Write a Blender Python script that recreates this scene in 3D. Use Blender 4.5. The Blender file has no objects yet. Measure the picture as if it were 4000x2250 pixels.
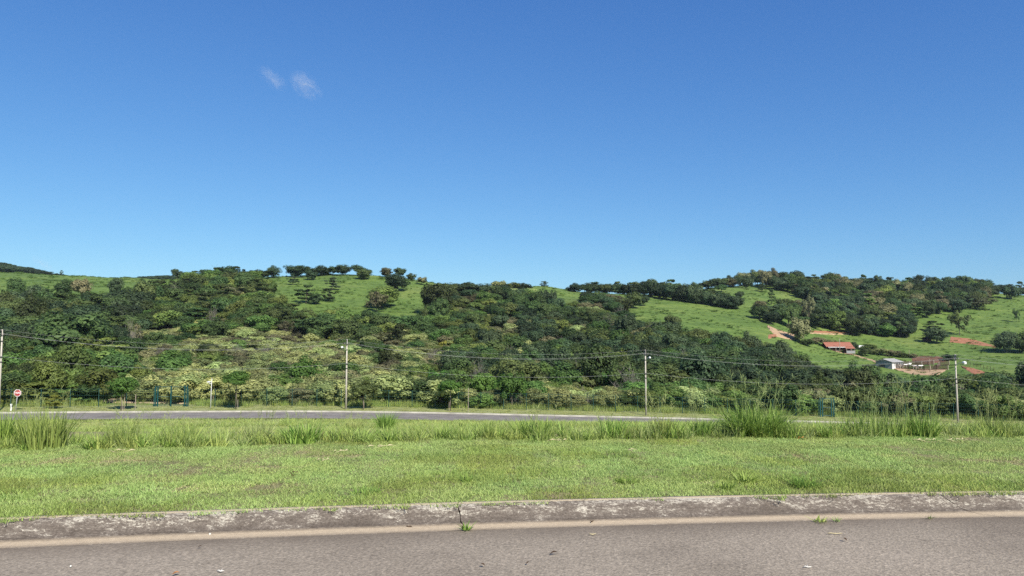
import bpy, math, random
import numpy as np
from mathutils import Vector, Matrix

# ------------------------------------------------------------------ camera, sky, sun, exposure
SC = bpy.context.scene
COL = SC.collection
F = 2965.0                                   # focal length in pixels of the 4000 px wide photograph
CAMZ = 1.6
PITCH = math.radians(3.955)
SUN_AZ = math.radians(152.0)                 # compass-like: clockwise from +Y; sun stands behind right of the camera
SUN_EL = math.radians(40.0)

cam_data = bpy.data.cameras.new('camera')
cam = bpy.data.objects.new('camera', cam_data)
COL.objects.link(cam)
cam.location = (0, 0, CAMZ)
cam.rotation_euler = (math.pi / 2 + PITCH, 0, 0)
cam_data.sensor_width = 36.0
cam_data.lens = 36.0 * F / 4000.0
cam_data.clip_start = 0.05
cam_data.clip_end = 30000
SC.camera = cam

world = bpy.data.worlds.new('World')
SC.world = world
world.use_nodes = True
wn = world.node_tree.nodes; wl = world.node_tree.links
wn.clear()
wo = wn.new('ShaderNodeOutputWorld'); wb = wn.new('ShaderNodeBackground'); ws = wn.new('ShaderNodeTexSky')
ws.sky_type = 'NISHITA'; ws.sun_disc = False
ws.sun_elevation = SUN_EL; ws.sun_rotation = SUN_AZ
ws.altitude = 700; ws.air_density = 1.0; ws.dust_density = 0.5; ws.ozone_density = 2.2
wb.inputs[1].default_value = 0.092
wt = wn.new('ShaderNodeMix'); wt.data_type = 'RGBA'; wt.blend_type = 'MULTIPLY'; wt.inputs[0].default_value = 1.0
wt.inputs[7].default_value = (.435, .73, 1.0, 1)         # the deep, clean blue of this sky
wl.new(ws.outputs[0], wt.inputs[6])
# one soft response curve per channel for the whole sky: the horizon whitens instead of turning cyan
wsep = wn.new('ShaderNodeSeparateColor'); wcom = wn.new('ShaderNodeCombineColor'); wl.new(wt.outputs[2], wsep.inputs[0])
_k = 0.092 * 2**0.65
for _i, (_a, _e) in enumerate(((1.16, 1.09), (.887, .93), (.855, .63))):
    _p0 = wn.new('ShaderNodeMath'); _p0.operation = 'MULTIPLY'; _p0.inputs[1].default_value = _k; wl.new(wsep.outputs[_i], _p0.inputs[0])
    _p = wn.new('ShaderNodeMath'); _p.operation = 'POWER'; _p.inputs[1].default_value = _e; wl.new(_p0.outputs[0], _p.inputs[0])
    _q = wn.new('ShaderNodeMath'); _q.operation = 'MULTIPLY'; _q.inputs[1].default_value = _a/_k; wl.new(_p.outputs[0], _q.inputs[0])
    wl.new(_q.outputs[0], wcom.inputs[_i])
wl.new(wcom.outputs[0], wb.inputs[0]); wl.new(wb.outputs[0], wo.inputs[0])

sun_data = bpy.data.lights.new('sun', 'SUN')
sun_data.energy = 4.8; sun_data.angle = math.radians(0.53); sun_data.color = (1.0, 0.94, 0.83)
sun = bpy.data.objects.new('sun', sun_data); COL.objects.link(sun)
sdir = Vector((math.sin(SUN_AZ) * math.cos(SUN_EL), math.cos(SUN_AZ) * math.cos(SUN_EL), math.sin(SUN_EL)))
sun.rotation_euler = sdir.to_track_quat('Z', 'Y').to_euler()
sun.location = (20, -30, 60)

SC.view_settings.view_transform = 'Standard'
SC.view_settings.look = 'None'
SC.view_settings.exposure = 0.65
SC.view_settings.gamma = 1.0
SC.render.engine = 'CYCLES'
SC.cycles.use_denoising = False
SC.cycles.max_bounces = 6
SC.cycles.diffuse_bounces = 3
SC.cycles.transmission_bounces = 4
SC.cycles.transparent_max_bounces = 6

RNG = np.random.default_rng(11)
random.seed(5)

# ------------------------------------------------------------------ small helpers
def at(px, py, Y):
    """point on the sight line of photo pixel (px,py) at horizontal distance Y"""
    x = (px - 2000) / F; y = (1125 - py) / F
    dy = math.cos(PITCH) - y * math.sin(PITCH); dz = math.sin(PITCH) + y * math.cos(PITCH)
    t = Y / dy
    return Vector((x * t, Y, CAMZ + dz * t))

def z_of(py, Y):
    y = (1125 - np.asarray(py, float)) / F
    return CAMZ + np.asarray(Y, float) * (math.sin(PITCH) + y * math.cos(PITCH)) / (math.cos(PITCH) - y * math.sin(PITCH))

def y_of(z, Y):
    a = np.arctan2(np.asarray(z, float) - CAMZ, Y) - PITCH
    return 1125 - F * np.tan(a)

def tag(o, label=None, cat=None, group=None, kind=None):
    if label: o['label'] = label
    if cat: o['category'] = cat
    if group: o['group'] = group
    if kind: o['kind'] = kind
    return o

def link(name, data, parent=None, mat=None, loc=None):
    o = bpy.data.objects.new(name, data)
    COL.objects.link(o)
    if parent is not None: o.parent = parent
    if mat is not None and data is not None:
        if len(data.materials) == 0: data.materials.append(mat)
        else: data.materials[0] = mat
    if loc is not None: o.location = loc
    return o

def empty(name, loc=(0, 0, 0), rz=0.0):
    o = bpy.data.objects.new(name, None); COL.objects.link(o)
    o.location = loc; o.rotation_euler = (0, 0, rz); o.empty_display_size = 0.2
    return o

class MB:
    """collects boxes, tubes and faces into one mesh"""
    def __init__(s): s.v = []; s.f = []
    def box(s, c, d, rz=0.0, rx=0.0):
        M = Matrix.Translation(Vector(c)) @ Matrix.Rotation(rz, 4, 'Z') @ Matrix.Rotation(rx, 4, 'X')
        b = len(s.v)
        for sz in (-.5, .5):
            for sx, sy in ((-.5, -.5), (.5, -.5), (.5, .5), (-.5, .5)):
                s.v.append(tuple(M @ Vector((sx * d[0], sy * d[1], sz * d[2]))))
        s.f += [(b, b+3, b+2, b+1), (b+4, b+5, b+6, b+7), (b, b+1, b+5, b+4), (b+1, b+2, b+6, b+5), (b+2, b+3, b+7, b+6), (b+3, b, b+4, b+7)]
        return s
    def tube(s, pts, rad, n=6, cap=True):
        pts = [Vector(p) for p in pts]
        if not hasattr(rad, '__len__'): rad = [rad] * len(pts)
        b = len(s.v)
        for i, p in enumerate(pts):
            t = (pts[min(i+1, len(pts)-1)] - pts[max(i-1, 0)])
            t = t.normalized() if t.length > 1e-9 else Vector((0, 0, 1))
            a = t.cross(Vector((0, 0, 1))) if abs(t.z) < .9 else t.cross(Vector((1, 0, 0)))
            a.normalize(); c = t.cross(a)
            for k in range(n):
                an = 2 * math.pi * k / n
                s.v.append(tuple(p + (a * math.cos(an) + c * math.sin(an)) * rad[i]))
        for i in range(len(pts) - 1):
            for k in range(n):
                k2 = (k + 1) % n
                s.f.append((b+i*n+k, b+i*n+k2, b+(i+1)*n+k2, b+(i+1)*n+k))
        if cap:
            s.f.append(tuple(b + k for k in range(n))[::-1]); e = b + (len(pts)-1)*n
            s.f.append(tuple(e + k for k in range(n)))
        return s
    def face(s, pts):
        b = len(s.v); s.v += [tuple(p) for p in pts]; s.f.append(tuple(range(b, b+len(pts)))); return s
    def mesh(s, name, smooth=False):
        m = bpy.data.meshes.new(name); m.from_pydata(s.v, [], s.f); m.update()
        if smooth: m.polygons.foreach_set('use_smooth', [True]*len(m.polygons))
        return m
    def build(s, name, mat, parent=None, smooth=False):
        return link(name, s.mesh(name, smooth), parent, mat)

def np_mesh(name, V, Fc, attrs=None, smooth=False):
    """V (n,3), Fc (m,k) numpy; attrs {name: per-vertex float}"""
    V = np.asarray(V, np.float32); Fc = np.asarray(Fc, np.int32)
    m = bpy.data.meshes.new(name)
    m.vertices.add(len(V)); m.vertices.foreach_set('co', V.ravel())
    k = Fc.shape[1]
    m.loops.add(Fc.size); m.loops.foreach_set('vertex_index', Fc.ravel())
    m.polygons.add(len(Fc)); m.polygons.foreach_set('loop_start', np.arange(0, Fc.size, k, dtype=np.int32))
    try: m.polygons.foreach_set('loop_total', np.full(len(Fc), k, np.int32))
    except Exception: pass
    m.update(calc_edges=True)
    if smooth: m.polygons.foreach_set('use_smooth', np.ones(len(Fc), bool))
    for n, a in (attrs or {}).items():
        at_ = m.attributes.new(n, 'FLOAT', 'POINT'); at_.data.foreach_set('value', np.asarray(a, np.float32))
    return m

def copy_thing(root, label=None):
    r = root.copy(); COL.objects.link(r)
    for ch in root.children:
        c = ch.copy(); COL.objects.link(c); c.parent = r
        for g in ch.children:
            d = g.copy(); COL.objects.link(d); d.parent = c
    if label: r['label'] = label
    return r

# value noise on numpy arrays
_P = RNG.random((256, 256))
def vnoise(x, y):
    x = np.asarray(x, float); y = np.asarray(y, float)
    xi = np.floor(x).astype(int); yi = np.floor(y).astype(int); fx = x - xi; fy = y - yi
    fx = fx*fx*(3-2*fx); fy = fy*fy*(3-2*fy)
    g = lambda a, b: _P[a % 256, b % 256]
    return (g(xi, yi)*(1-fx)+g(xi+1, yi)*fx)*(1-fy) + (g(xi, yi+1)*(1-fx)+g(xi+1, yi+1)*fx)*fy - .5

# ------------------------------------------------------------------ materials
def mat_new(name):
    m = bpy.data.materials.new(name); m.use_nodes = True
    nt = m.node_tree; b = nt.nodes['Principled BSDF']
    b.inputs['Roughness'].default_value = .8
    b.inputs['Specular IOR Level'].default_value = .25
    return m, nt, b

def ramp(nt, fac, stops, interp='LINEAR'):
    r = nt.nodes.new('ShaderNodeValToRGB'); r.color_ramp.interpolation = interp
    e = r.color_ramp.elements
    while len(e) < len(stops): e.new(.5)
    for i, (p, c) in enumerate(stops):
        e[i].position = p; e[i].color = (*c, 1) if len(c) == 3 else c
    nt.links.new(fac, r.inputs[0]); return r.outputs[0]

def noise(nt, scale, detail=4, rough=.55, vec=None, dist=0.0):
    n = nt.nodes.new('ShaderNodeTexNoise'); n.inputs['Scale'].default_value = scale
    n.inputs['Detail'].default_value = detail; n.inputs['Roughness'].default_value = rough
    n.inputs['Distortion'].default_value = dist
    if vec is not None: nt.links.new(vec, n.inputs['Vector'])
    return n.outputs['Fac']

def objcoord(nt, scale=(1, 1, 1)):
    t = nt.nodes.new('ShaderNodeTexCoord'); m = nt.nodes.new('ShaderNodeMapping')
    m.inputs['Scale'].default_value = scale
    nt.links.new(t.outputs['Object'], m.inputs[0]); return m.outputs[0]

def mixc(nt, fac, a, b, mode='MIX'):
    m = nt.nodes.new('ShaderNodeMix'); m.data_type = 'RGBA'; m.blend_type = mode
    for sock, v in ((m.inputs[0], fac), (m.inputs[6], a), (m.inputs[7], b)):
        if hasattr(v, 'default_value') or hasattr(v, 'is_linked'): nt.links.new(v, sock)
        elif isinstance(v, tuple): sock.default_value = (*v, 1)
        else: sock.default_value = v
    return m.outputs[2]

def math_n(nt, op, a, b=None, clamp=False):
    m = nt.nodes.new('ShaderNodeMath'); m.operation = op; m.use_clamp = clamp
    for i, v in enumerate((a, b)):
        if v is None: continue
        if hasattr(v, 'is_linked'): nt.links.new(v, m.inputs[i])
        else: m.inputs[i].default_value = v
    return m.outputs[0]

def attr(nt, name):
    a = nt.nodes.new('ShaderNodeAttribute'); a.attribute_name = name; return a.outputs['Fac']

def bump(nt, b, h, strength, dist=0.02):
    n = nt.nodes.new('ShaderNodeBump'); n.inputs['Strength'].default_value = strength; n.inputs['Distance'].default_value = dist
    nt.links.new(h, n.inputs['Height']); nt.links.new(n.outputs[0], b.inputs['Normal'])

def plain(name, col, rough=.7, var=.25, scale=6.0, metal=0.0):
    m, nt, b = mat_new(name)
    n = noise(nt, scale, 5, .6, objcoord(nt))
    lo = tuple(c*(1-var) for c in col); hi = tuple(min(1, c*(1+var)) for c in col)
    nt.links.new(ramp(nt, n, [(.3, lo), (.7, hi)]), b.inputs['Base Color'])
    b.inputs['Roughness'].default_value = rough; b.inputs['Metallic'].default_value = metal
    return m

def leaf_mat(name, dark, light, transl=.38, hue=.07, rough=.6, obj_var=.45):
    """tone attribute per leaf, random value per plant"""
    m, nt, b = mat_new(name)
    t = attr(nt, 'tone')
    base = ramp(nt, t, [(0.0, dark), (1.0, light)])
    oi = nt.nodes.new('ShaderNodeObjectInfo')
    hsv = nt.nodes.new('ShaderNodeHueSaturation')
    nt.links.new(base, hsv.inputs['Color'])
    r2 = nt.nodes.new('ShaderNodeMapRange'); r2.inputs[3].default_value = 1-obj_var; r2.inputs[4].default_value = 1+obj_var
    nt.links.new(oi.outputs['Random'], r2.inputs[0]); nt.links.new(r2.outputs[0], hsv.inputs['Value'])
    fr = math_n(nt, 'FRACT', math_n(nt, 'MULTIPLY', oi.outputs['Random'], 7.31))
    r3 = nt.nodes.new('ShaderNodeMapRange'); r3.inputs[3].default_value = .5-hue/2; r3.inputs[4].default_value = .5+hue/2
    nt.links.new(fr, r3.inputs[0]); nt.links.new(r3.outputs[0], hsv.inputs['Hue'])
    nt.links.new(hsv.outputs[0], b.inputs['Base Color'])
    b.inputs['Roughness'].default_value = rough
    if transl > 0:
        tr = nt.nodes.new('ShaderNodeBsdfTranslucent'); mx = nt.nodes.new('ShaderNodeMixShader')
        nt.links.new(hsv.outputs[0], tr.inputs[0]); mx.inputs[0].default_value = transl
        out = nt.nodes['Material Output']
        nt.links.new(b.outputs[0], mx.inputs[1]); nt.links.new(tr.outputs[0], mx.inputs[2]); nt.links.new(mx.outputs[0], out.inputs[0])
    return m

M = {}
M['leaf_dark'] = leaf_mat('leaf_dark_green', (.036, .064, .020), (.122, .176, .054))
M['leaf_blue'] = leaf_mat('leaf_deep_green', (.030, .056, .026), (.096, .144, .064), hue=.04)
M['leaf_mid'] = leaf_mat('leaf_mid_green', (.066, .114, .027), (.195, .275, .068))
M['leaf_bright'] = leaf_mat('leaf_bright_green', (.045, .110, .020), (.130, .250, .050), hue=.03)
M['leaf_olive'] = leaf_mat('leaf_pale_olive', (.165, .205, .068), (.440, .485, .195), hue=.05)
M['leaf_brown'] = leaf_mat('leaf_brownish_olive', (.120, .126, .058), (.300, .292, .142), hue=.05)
M['leaf_yellow'] = leaf_mat('leaf_yellow_green', (.160, .190, .034), (.420, .420, .085), hue=.03)
M['twig'] = leaf_mat('twig_grey', (.090, .080, .066), (.210, .190, .160), transl=0, hue=.02, obj_var=.2)
M['bark'] = plain('bark_grey_brown', (.15, .125, .095), .9, .4, 3)
M['bark_pale'] = plain('bark_pale', (.36, .33, .27), .85, .25, 3)
M['grass_tall'] = leaf_mat('grass_tall', (.135, .205, .040), (.430, .510, .140), transl=.3, hue=.03, obj_var=.2)
M['grass_lush'] = leaf_mat('grass_lush', (.095, .185, .030), (.350, .480, .105), transl=.3, hue=.02, obj_var=.12)
M['grass_lawn'] = leaf_mat('grass_lawn', (.190, .290, .068), (.460, .560, .195), transl=.25, hue=.03, obj_var=.16)
M['grass_lot'] = leaf_mat('grass_lot', (.190, .235, .062), (.430, .450, .160), transl=.25, hue=.05, obj_var=.25)
M['grass_straw'] = leaf_mat('grass_stalk', (.165, .215, .070), (.370, .420, .165), transl=.2, hue=.02, obj_var=.15)
M['grass_pasture'] = leaf_mat('grass_pasture', (.045, .095, .016), (.105, .175, .030), transl=.2, hue=.03, obj_var=.35)
M['lawn_dry'] = leaf_mat('grass_dry', (.21, .195, .085), (.43, .40, .20), transl=.1, hue=.03, obj_var=.2)
M['straw'] = plain('straw_dry', (.42, .36, .22), .9, .25, 20)
M['dead_leaf'] = plain('dead_leaf', (.06, .035, .02), .9, .4, 20)
M['rust_leaf'] = plain('rust_leaf', (.38, .16, .05), .9, .4, 20)
M['pebble'] = plain('pebble_pale', (.6, .58, .53), .8, .15, 20)
M['concrete_pole'] = plain('pole_concrete', (.43, .395, .335), .85, .18, 1.2)
M['wood_pole'] = plain('wood_grey', (.24, .19, .14), .9, .3, 2)
M['metal_dark'] = plain('metal_dark', (.045, .045, .045), .6, .3, 8)
M['metal_grey'] = plain('metal_galvanised', (.42, .43, .43), .5, .15, 5, .3)
M['insulator'] = plain('insulator_grey', (.14, .12, .12), .4, .2, 8)
M['wire'] = plain('wire_grey', (.33, .34, .32), .6, .1, 1)
M['lamp_white'] = plain('lamp_shell', (.68, .68, .66), .5, .1, 4)
M['fence_green'] = plain('fence_green_paint', (.018, .060, .050), .55, .25, 4)
M['gate_green'] = plain('gate_green_paint', (.010, .060, .060), .5, .25, 3)
M['sign_red'] = plain('sign_red', (.36, .030, .040), .5, .12, 4)
M['sign_white'] = plain('sign_white', (.74, .70, .70), .5, .06, 4)
M['roof_tile'] = plain('roof_clay', (.32, .13, .085), .85, .18, 2.5)
M['wall_brown'] = plain('wall_dark_red', (.085, .040, .034), .9, .3, 2)
M['wall_white'] = plain('wall_white', (.56, .55, .52), .85, .08, 1.5)
M['wall_grey'] = plain('wall_grey', (.25, .25, .255), .9, .14, 1.2)
M['roof_grey'] = plain('roof_fibre_cement', (.30, .295, .285), .9, .22, 1.5)
M['wood_dark'] = plain('wood_dark', (.055, .034, .024), .9, .4, 3)
M['wood_pale'] = plain('wood_weathered', (.30, .25, .20), .9, .3, 3)
M['shadow_dark'] = plain('opening_shade', (.03, .028, .026), .9, .2, 2)  # dimness inside openings painted as a near-black colour
M['cow_white'] = plain('hide_white', (.74, .70, .64), .8, .08, 2)
M['skip_blue'] = plain('skip_blue_grey', (.14, .205, .215), .6, .25, 2.5)
M['skip_lid'] = plain('lid_pale_green', (.30, .33, .26), .7, .2, 3)

def dirt(name, a, b_, scale, bs=.4):
    m, nt, b = mat_new(name); oc = objcoord(nt)
    n = noise(nt, scale, 6, .62, oc); n2 = noise(nt, scale*6, 5, .6, oc)
    c = ramp(nt, n, [(.32, a), (.68, b_)])
    c = mixc(nt, .45, c, ramp(nt, n2, [(.3, tuple(x*.55 for x in a)), (.7, tuple(min(1, x*1.15) for x in b_))]))
    nt.links.new(c, b.inputs['Base Color']); bump(nt, b, n2, bs, .1); b.inputs['Roughness'].default_value = .95
    return m
M['red_soil'] = dirt('red_soil', (.21, .085, .045), (.38, .175, .10), .35)
M['shaded_soil'] = dirt('shaded_red_soil', (.060, .028, .020), (.19, .10, .06), .5)  # red soil darkened so its colour carries the shade on the corral bank
M['tan_soil'] = dirt('tan_soil', (.29, .185, .105), (.46, .325, .20), .3)
M['sand_soil'] = dirt('sandy_soil', (.28, .20, .125), (.42, .33, .22), .6)

# asphalt
def asphalt(name, base, sc, detail=True):
    m, nt, b = mat_new(name); oc = objcoord(nt)
    v = nt.nodes.new('ShaderNodeTexVoronoi'); v.inputs['Scale'].default_value = 62*sc; nt.links.new(oc, v.inputs['Vector'])
    sep = nt.nodes.new('ShaderNodeSeparateColor'); nt.links.new(v.outputs['Color'], sep.inputs[0])
    agg = ramp(nt, sep.outputs[0], [(0, tuple(c*.42 for c in base)), (.55, base), (.86, tuple(c*1.35 for c in base)), (1, tuple(min(1, c*2.2) for c in base))])
    fine = noise(nt, 34*sc, 6, .8, oc)
    c = mixc(nt, .75, agg, ramp(nt, fine, [(.3, tuple(x*.35 for x in base)), (.7, tuple(x*1.75 for x in base))]))
    big = noise(nt, .55, 5, .6, oc)
    c = mixc(nt, 1.0, c, ramp(nt, big, [(.28, (.70, .68, .66)), (.5, (.98, .97, .95)), (.75, (1.16, 1.15, 1.14))]), 'MULTIPLY')
    if detail:
        near = attr(nt, 'near')
        blot = math_n(nt, 'MULTIPLY', near, ramp(nt, noise(nt, 2.2, 5, .65, oc), [(.25, (.35,)*3), (.7, (1.0,)*3)]))
        c = mixc(nt, blot, c, (base[0]*.50, base[1]*.47, base[2]*.45))
        st = math_n(nt, 'GREATER_THAN', noise(nt, 3.1, 4, .6, oc), .665)
        c = mixc(nt, math_n(nt, 'MULTIPLY', st, .28), c, (base[0]*.45, base[1]*.43, base[2]*.42))
    nt.links.new(c, b.inputs['Base Color']); b.inputs['Roughness'].default_value = .85
    bump(nt, b, math_n(nt, 'ADD', v.outputs['Distance'], fine), .55, .006)
    return m
M['asphalt'] = asphalt('asphalt_worn', (.248, .210, .164), 1.0)
M['asphalt_far'] = asphalt('asphalt_street', (.185, .170, .155), .25, False)

# kerb concrete: gut attribute 1 in the gutter, 0 on the face; edge attribute 1 on the top
def kerb_mat():
    m, nt, b = mat_new('kerb_concrete'); oc = objcoord(nt, (1.0, 2.6, 2.6)); ox = objcoord(nt)
    n1 = noise(nt, 2.6, 8, .74, oc, .6); n2 = noise(nt, 24, 8, .82, oc, .9); n3 = noise(nt, 60, 5, .7, ox)
    pale = (.40, .365, .30); dark = (.080, .064, .051)
    g = attr(nt, 'gut'); e = attr(nt, 'edge'); hgt = attr(nt, 'rise')
    f = math_n(nt, 'ADD', math_n(nt, 'MULTIPLY', n1, .70), math_n(nt, 'MULTIPLY', n2, 1.0))
    f = math_n(nt, 'ADD', f, math_n(nt, 'MULTIPLY', hgt, .10))
    c = ramp(nt, f, [(.74, dark), (.94, (.142, .118, .097)), (1.09, (.235, .203, .166)), (1.27, pale)])
    c = mixc(nt, .5, c, ramp(nt, n3, [(.3, (.25,)*3), (.7, (1.6,)*3)]), 'MULTIPLY')
    top = math_n(nt, 'GREATER_THAN', math_n(nt, 'ADD', e, math_n(nt, 'MULTIPLY', n2, .9)), 1.03)
    c = mixc(nt, top, c, mixc(nt, n3, (.34, .26, .17), (.58, .49, .34)))
    sand = mixc(nt, noise(nt, 22, 6, .7, ox), (.29, .225, .155), (.56, .455, .32))
    gs = nt.nodes.new('ShaderNodeMapRange'); gs.inputs[1].default_value = .42; gs.inputs[2].default_value = .80
    nt.links.new(math_n(nt, 'ADD', math_n(nt, 'MULTIPLY', g, .62), math_n(nt, 'MULTIPLY', n2, .42)), gs.inputs[0])
    c = mixc(nt, gs.outputs[0], c, sand)
    nt.links.new(c, b.inputs['Base Color']); b.inputs['Roughness'].default_value = .92
    bump(nt, b, math_n(nt, 'ADD', n2, math_n(nt, 'MULTIPLY', n3, .6)), .6, .012)
    return m
M['kerb'] = kerb_mat()
M['kerb_far'] = plain('kerb_pale', (.30, .285, .24), .9, .3, .8)

def lawn_ground():
    m, nt, b = mat_new('lawn_soil'); oc = objcoord(nt)
    n = noise(nt, 1.1, 5, .6, oc); n2 = noise(nt, 45, 6, .75, oc)
    c = ramp(nt, n, [(.3, (.15, .155, .06)), (.52, (.21, .205, .09)), (.72, (.26, .20, .115))])
    c = mixc(nt, .7, c, ramp(nt, n2, [(.35, (.4,)*3), (.65, (1.5,)*3)]), 'MULTIPLY')
    nt.links.new(c, b.inputs['Base Color']); bump(nt, b, n2, .6, .03); b.inputs['Roughness'].default_value = .95
    return m
M['lawn_ground'] = lawn_ground()

def terrain_mat():
    """lot / wood floor / pasture by attribute: these are different ground covers"""
    m, nt, b = mat_new('land'); oc = objcoord(nt)
    n1 = noise(nt, .035, 6, .6, oc); n2 = noise(nt, .5, 6, .7, oc); n3 = noise(nt, 2.2, 4, .7, oc)
    past = ramp(nt, n1, [(.30, (.078, .130, .028)), (.5, (.100, .160, .032)), (.72, (.140, .185, .046))])
    past = mixc(nt, .9, past, ramp(nt, n2, [(.30, (.48, .53, .42)), (.5, (1.0,)*3), (.72, (1.25, 1.2, 1.1))]), 'MULTIPLY')
    n5 = noise(nt, .12, 5, .65, objcoord(nt, (.5, 1.6, 1.6)))
    past = mixc(nt, .8, past, ramp(nt, n5, [(.30, (.62, .70, .60)), (.5, (1.0,)*3), (.66, (1.28, 1.16, 1.15)), (.78, (1.5, 1.25, 1.3))]), 'MULTIPLY')
    lot = ramp(nt, n3, [(.3, (.17, .19, .06)), (.55, (.27, .27, .10)), (.75, (.34, .27, .15))])
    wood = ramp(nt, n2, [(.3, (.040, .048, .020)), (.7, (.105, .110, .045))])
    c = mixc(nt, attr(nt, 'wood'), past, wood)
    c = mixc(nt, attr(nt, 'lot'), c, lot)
    nt.links.new(c, b.inputs['Base Color']); bump(nt, b, math_n(nt, 'ADD', n2, math_n(nt, 'MULTIPLY', n3, .3)), .5, .5)
    b.inputs['Roughness'].default_value = .95
    return m
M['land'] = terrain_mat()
M['verge'] = dirt('verge_grass', (.20, .235, .085), (.31, .315, .14), .6)

# ------------------------------------------------------------------ the lie of the land
def smooth1(xs, ys, lo, hi, step, w):
    g = np.arange(lo, hi+step, step); v = np.interp(g, xs, ys)
    k = max(1, int(w/step)); ker = np.ones(2*k+1)/(2*k+1)
    vp = np.pad(v, 2*k, mode='edge')
    v = np.convolve(np.convolve(vp, ker, 'same'), ker, 'same')[2*k:-2*k]
    return lambda x: np.interp(x, g, v)

# near kerb line (outer gutter edge), measured on the road plane
def road_pt(px, py, z=0.0):
    lo, hi = .5, 400.
    for _ in range(60):
        mid = (lo+hi)/2
        if at(px, py, mid).z > z: lo = mid
        else: hi = mid
    return at(px, py, lo)
kp = [road_pt(*p) for p in ((0, 2145), (1000, 2103), (1500, 2087), (2500, 2053), (3000, 2040), (4000, 2021))]
_cf = np.polyfit([p.x for p in kp], [p.y for p in kp], 2)
def KY(X):
    X = np.asarray(X, float); Xc = np.clip(X, -7, 7)
    s = 2*_cf[0]*Xc+_cf[1]
    return np.polyval(_cf, Xc) + s*(X-Xc)
lp = [road_pt(*p, z=.15) for p in ((0, 1757), (1000, 1738), (2000, 1716), (3000, 1707), (4000, 1707))]
_lf = np.polyfit([p.x for p in lp], [p.y for p in lp], 2)
def LY(X):
    X = np.asarray(X, float); Xc = np.clip(X, -9, 9)
    return np.polyval(_lf, Xc) + (2*_lf[0]*Xc+_lf[1])*(X-Xc)
# far street: its far kerb
FK = smooth1([-160, -90, -70, -56, -20.5, 17, 56, 80, 160], [50, 72, 79, 84, 93.0, 96.5, 94.5, 91, 78], -160, 160, 1, 8)
FZ = smooth1([-160, -70, -56, -20.5, 17, 56, 80, 160], [-5.4, -6.1, -6.35, -7.0, -8.15, -8.9, -9.2, -9.8], -160, 160, 1, 8)

YK = [105, 130, 160, 200, 240, 280, 320, 360, 400, 450, 500, 600, 800, 1200]
TAB = {
 -1800: [1580, 1540, 1480, 1400, 1300, 1220, 1150, 1100, 1070, 1075, 1085, 1075, 1030, 1040],
 -400: [1580, 1540, 1480, 1390, 1295, 1210, 1140, 1090, 1060, 1065, 1075, 1070, 1030, 1045],
 0:    [1580, 1540, 1480, 1385, 1290, 1205, 1140, 1090, 1063, 1066, 1080, 1085, 1048, 1060],
 400:  [1580, 1545, 1480, 1385, 1295, 1215, 1155, 1110, 1083, 1088, 1100, 1110, 1090, 1100],
 650:  [1580, 1545, 1480, 1390, 1300, 1220, 1160, 1115, 1091, 1096, 1105, 1110, 1092, 1110],
 1000: [1580, 1545, 1485, 1395, 1300, 1215, 1150, 1105, 1080, 1090, 1110, 1150, 1200, 1250],
 1200: [1580, 1545, 1490, 1405, 1320, 1245, 1175, 1115, 1073, 1086, 1120, 1160, 1200, 1250],
 1400: [1580, 1545, 1490, 1410, 1330, 1260, 1185, 1120, 1070, 1085, 1115, 1160, 1200, 1250],
 1600: [1585, 1548, 1493, 1415, 1338, 1265, 1195, 1130, 1088, 1098, 1125, 1160, 1200, 1250],
 1780: [1590, 1550, 1495, 1420, 1345, 1270, 1205, 1150, 1118, 1122, 1145, 1170, 1200, 1250],
 2000: [1595, 1555, 1500, 1430, 1355, 1280, 1215, 1165, 1128, 1130, 1150, 1180, 1200, 1250],
 2130: [1597, 1557, 1502, 1430, 1355, 1280, 1212, 1155, 1111, 1116, 1145, 1180, 1200, 1250],
 2230: [1600, 1560, 1505, 1430, 1355, 1285, 1225, 1175, 1140, 1145, 1170, 1190, 1200, 1250],
 2450: [1605, 1565, 1490, 1395, 1320, 1285, 1230, 1185, 1148, 1150, 1170, 1190, 1200, 1250],
 2600: [1612, 1560, 1480, 1385, 1312, 1295, 1240, 1190, 1155, 1155, 1175, 1190, 1200, 1250],
 2800: [1620, 1570, 1490, 1395, 1350, 1335, 1260, 1208, 1160, 1125, 1117, 1150, 1200, 1250],
 3000: [1628, 1580, 1500, 1420, 1405, 1355, 1285, 1222, 1170, 1130, 1110, 1140, 1200, 1250],
 3150: [1632, 1590, 1512, 1490, 1455, 1405, 1342, 1275, 1215, 1160, 1115, 1140, 1200, 1250],
 3300: [1640, 1592, 1558, 1522, 1485, 1435, 1382, 1315, 1250, 1180, 1125, 1150, 1200, 1250],
 3500: [1645, 1600, 1568, 1538, 1502, 1458, 1396, 1330, 1265, 1190, 1130, 1150, 1200, 1250],
 3750: [1650, 1603, 1568, 1538, 1502, 1455, 1398, 1335, 1275, 1200, 1132, 1145, 1200, 1250],
 4000: [1650, 1605, 1570, 1540, 1500, 1450, 1390, 1325, 1265, 1200, 1150, 1165, 1200, 1250],
 4400: [1655, 1605, 1570, 1540, 1500, 1450, 1395, 1330, 1270, 1210, 1170, 1185, 1200, 1250],
 5800: [1655, 1605, 1570, 1540, 1500, 1450, 1395, 1330, 1270, 1210, 1170, 1185, 1200, 1250]}
PXG = np.arange(-1800, 5801, 20.0); YG = np.arange(80, 1201, 4.0)
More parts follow.
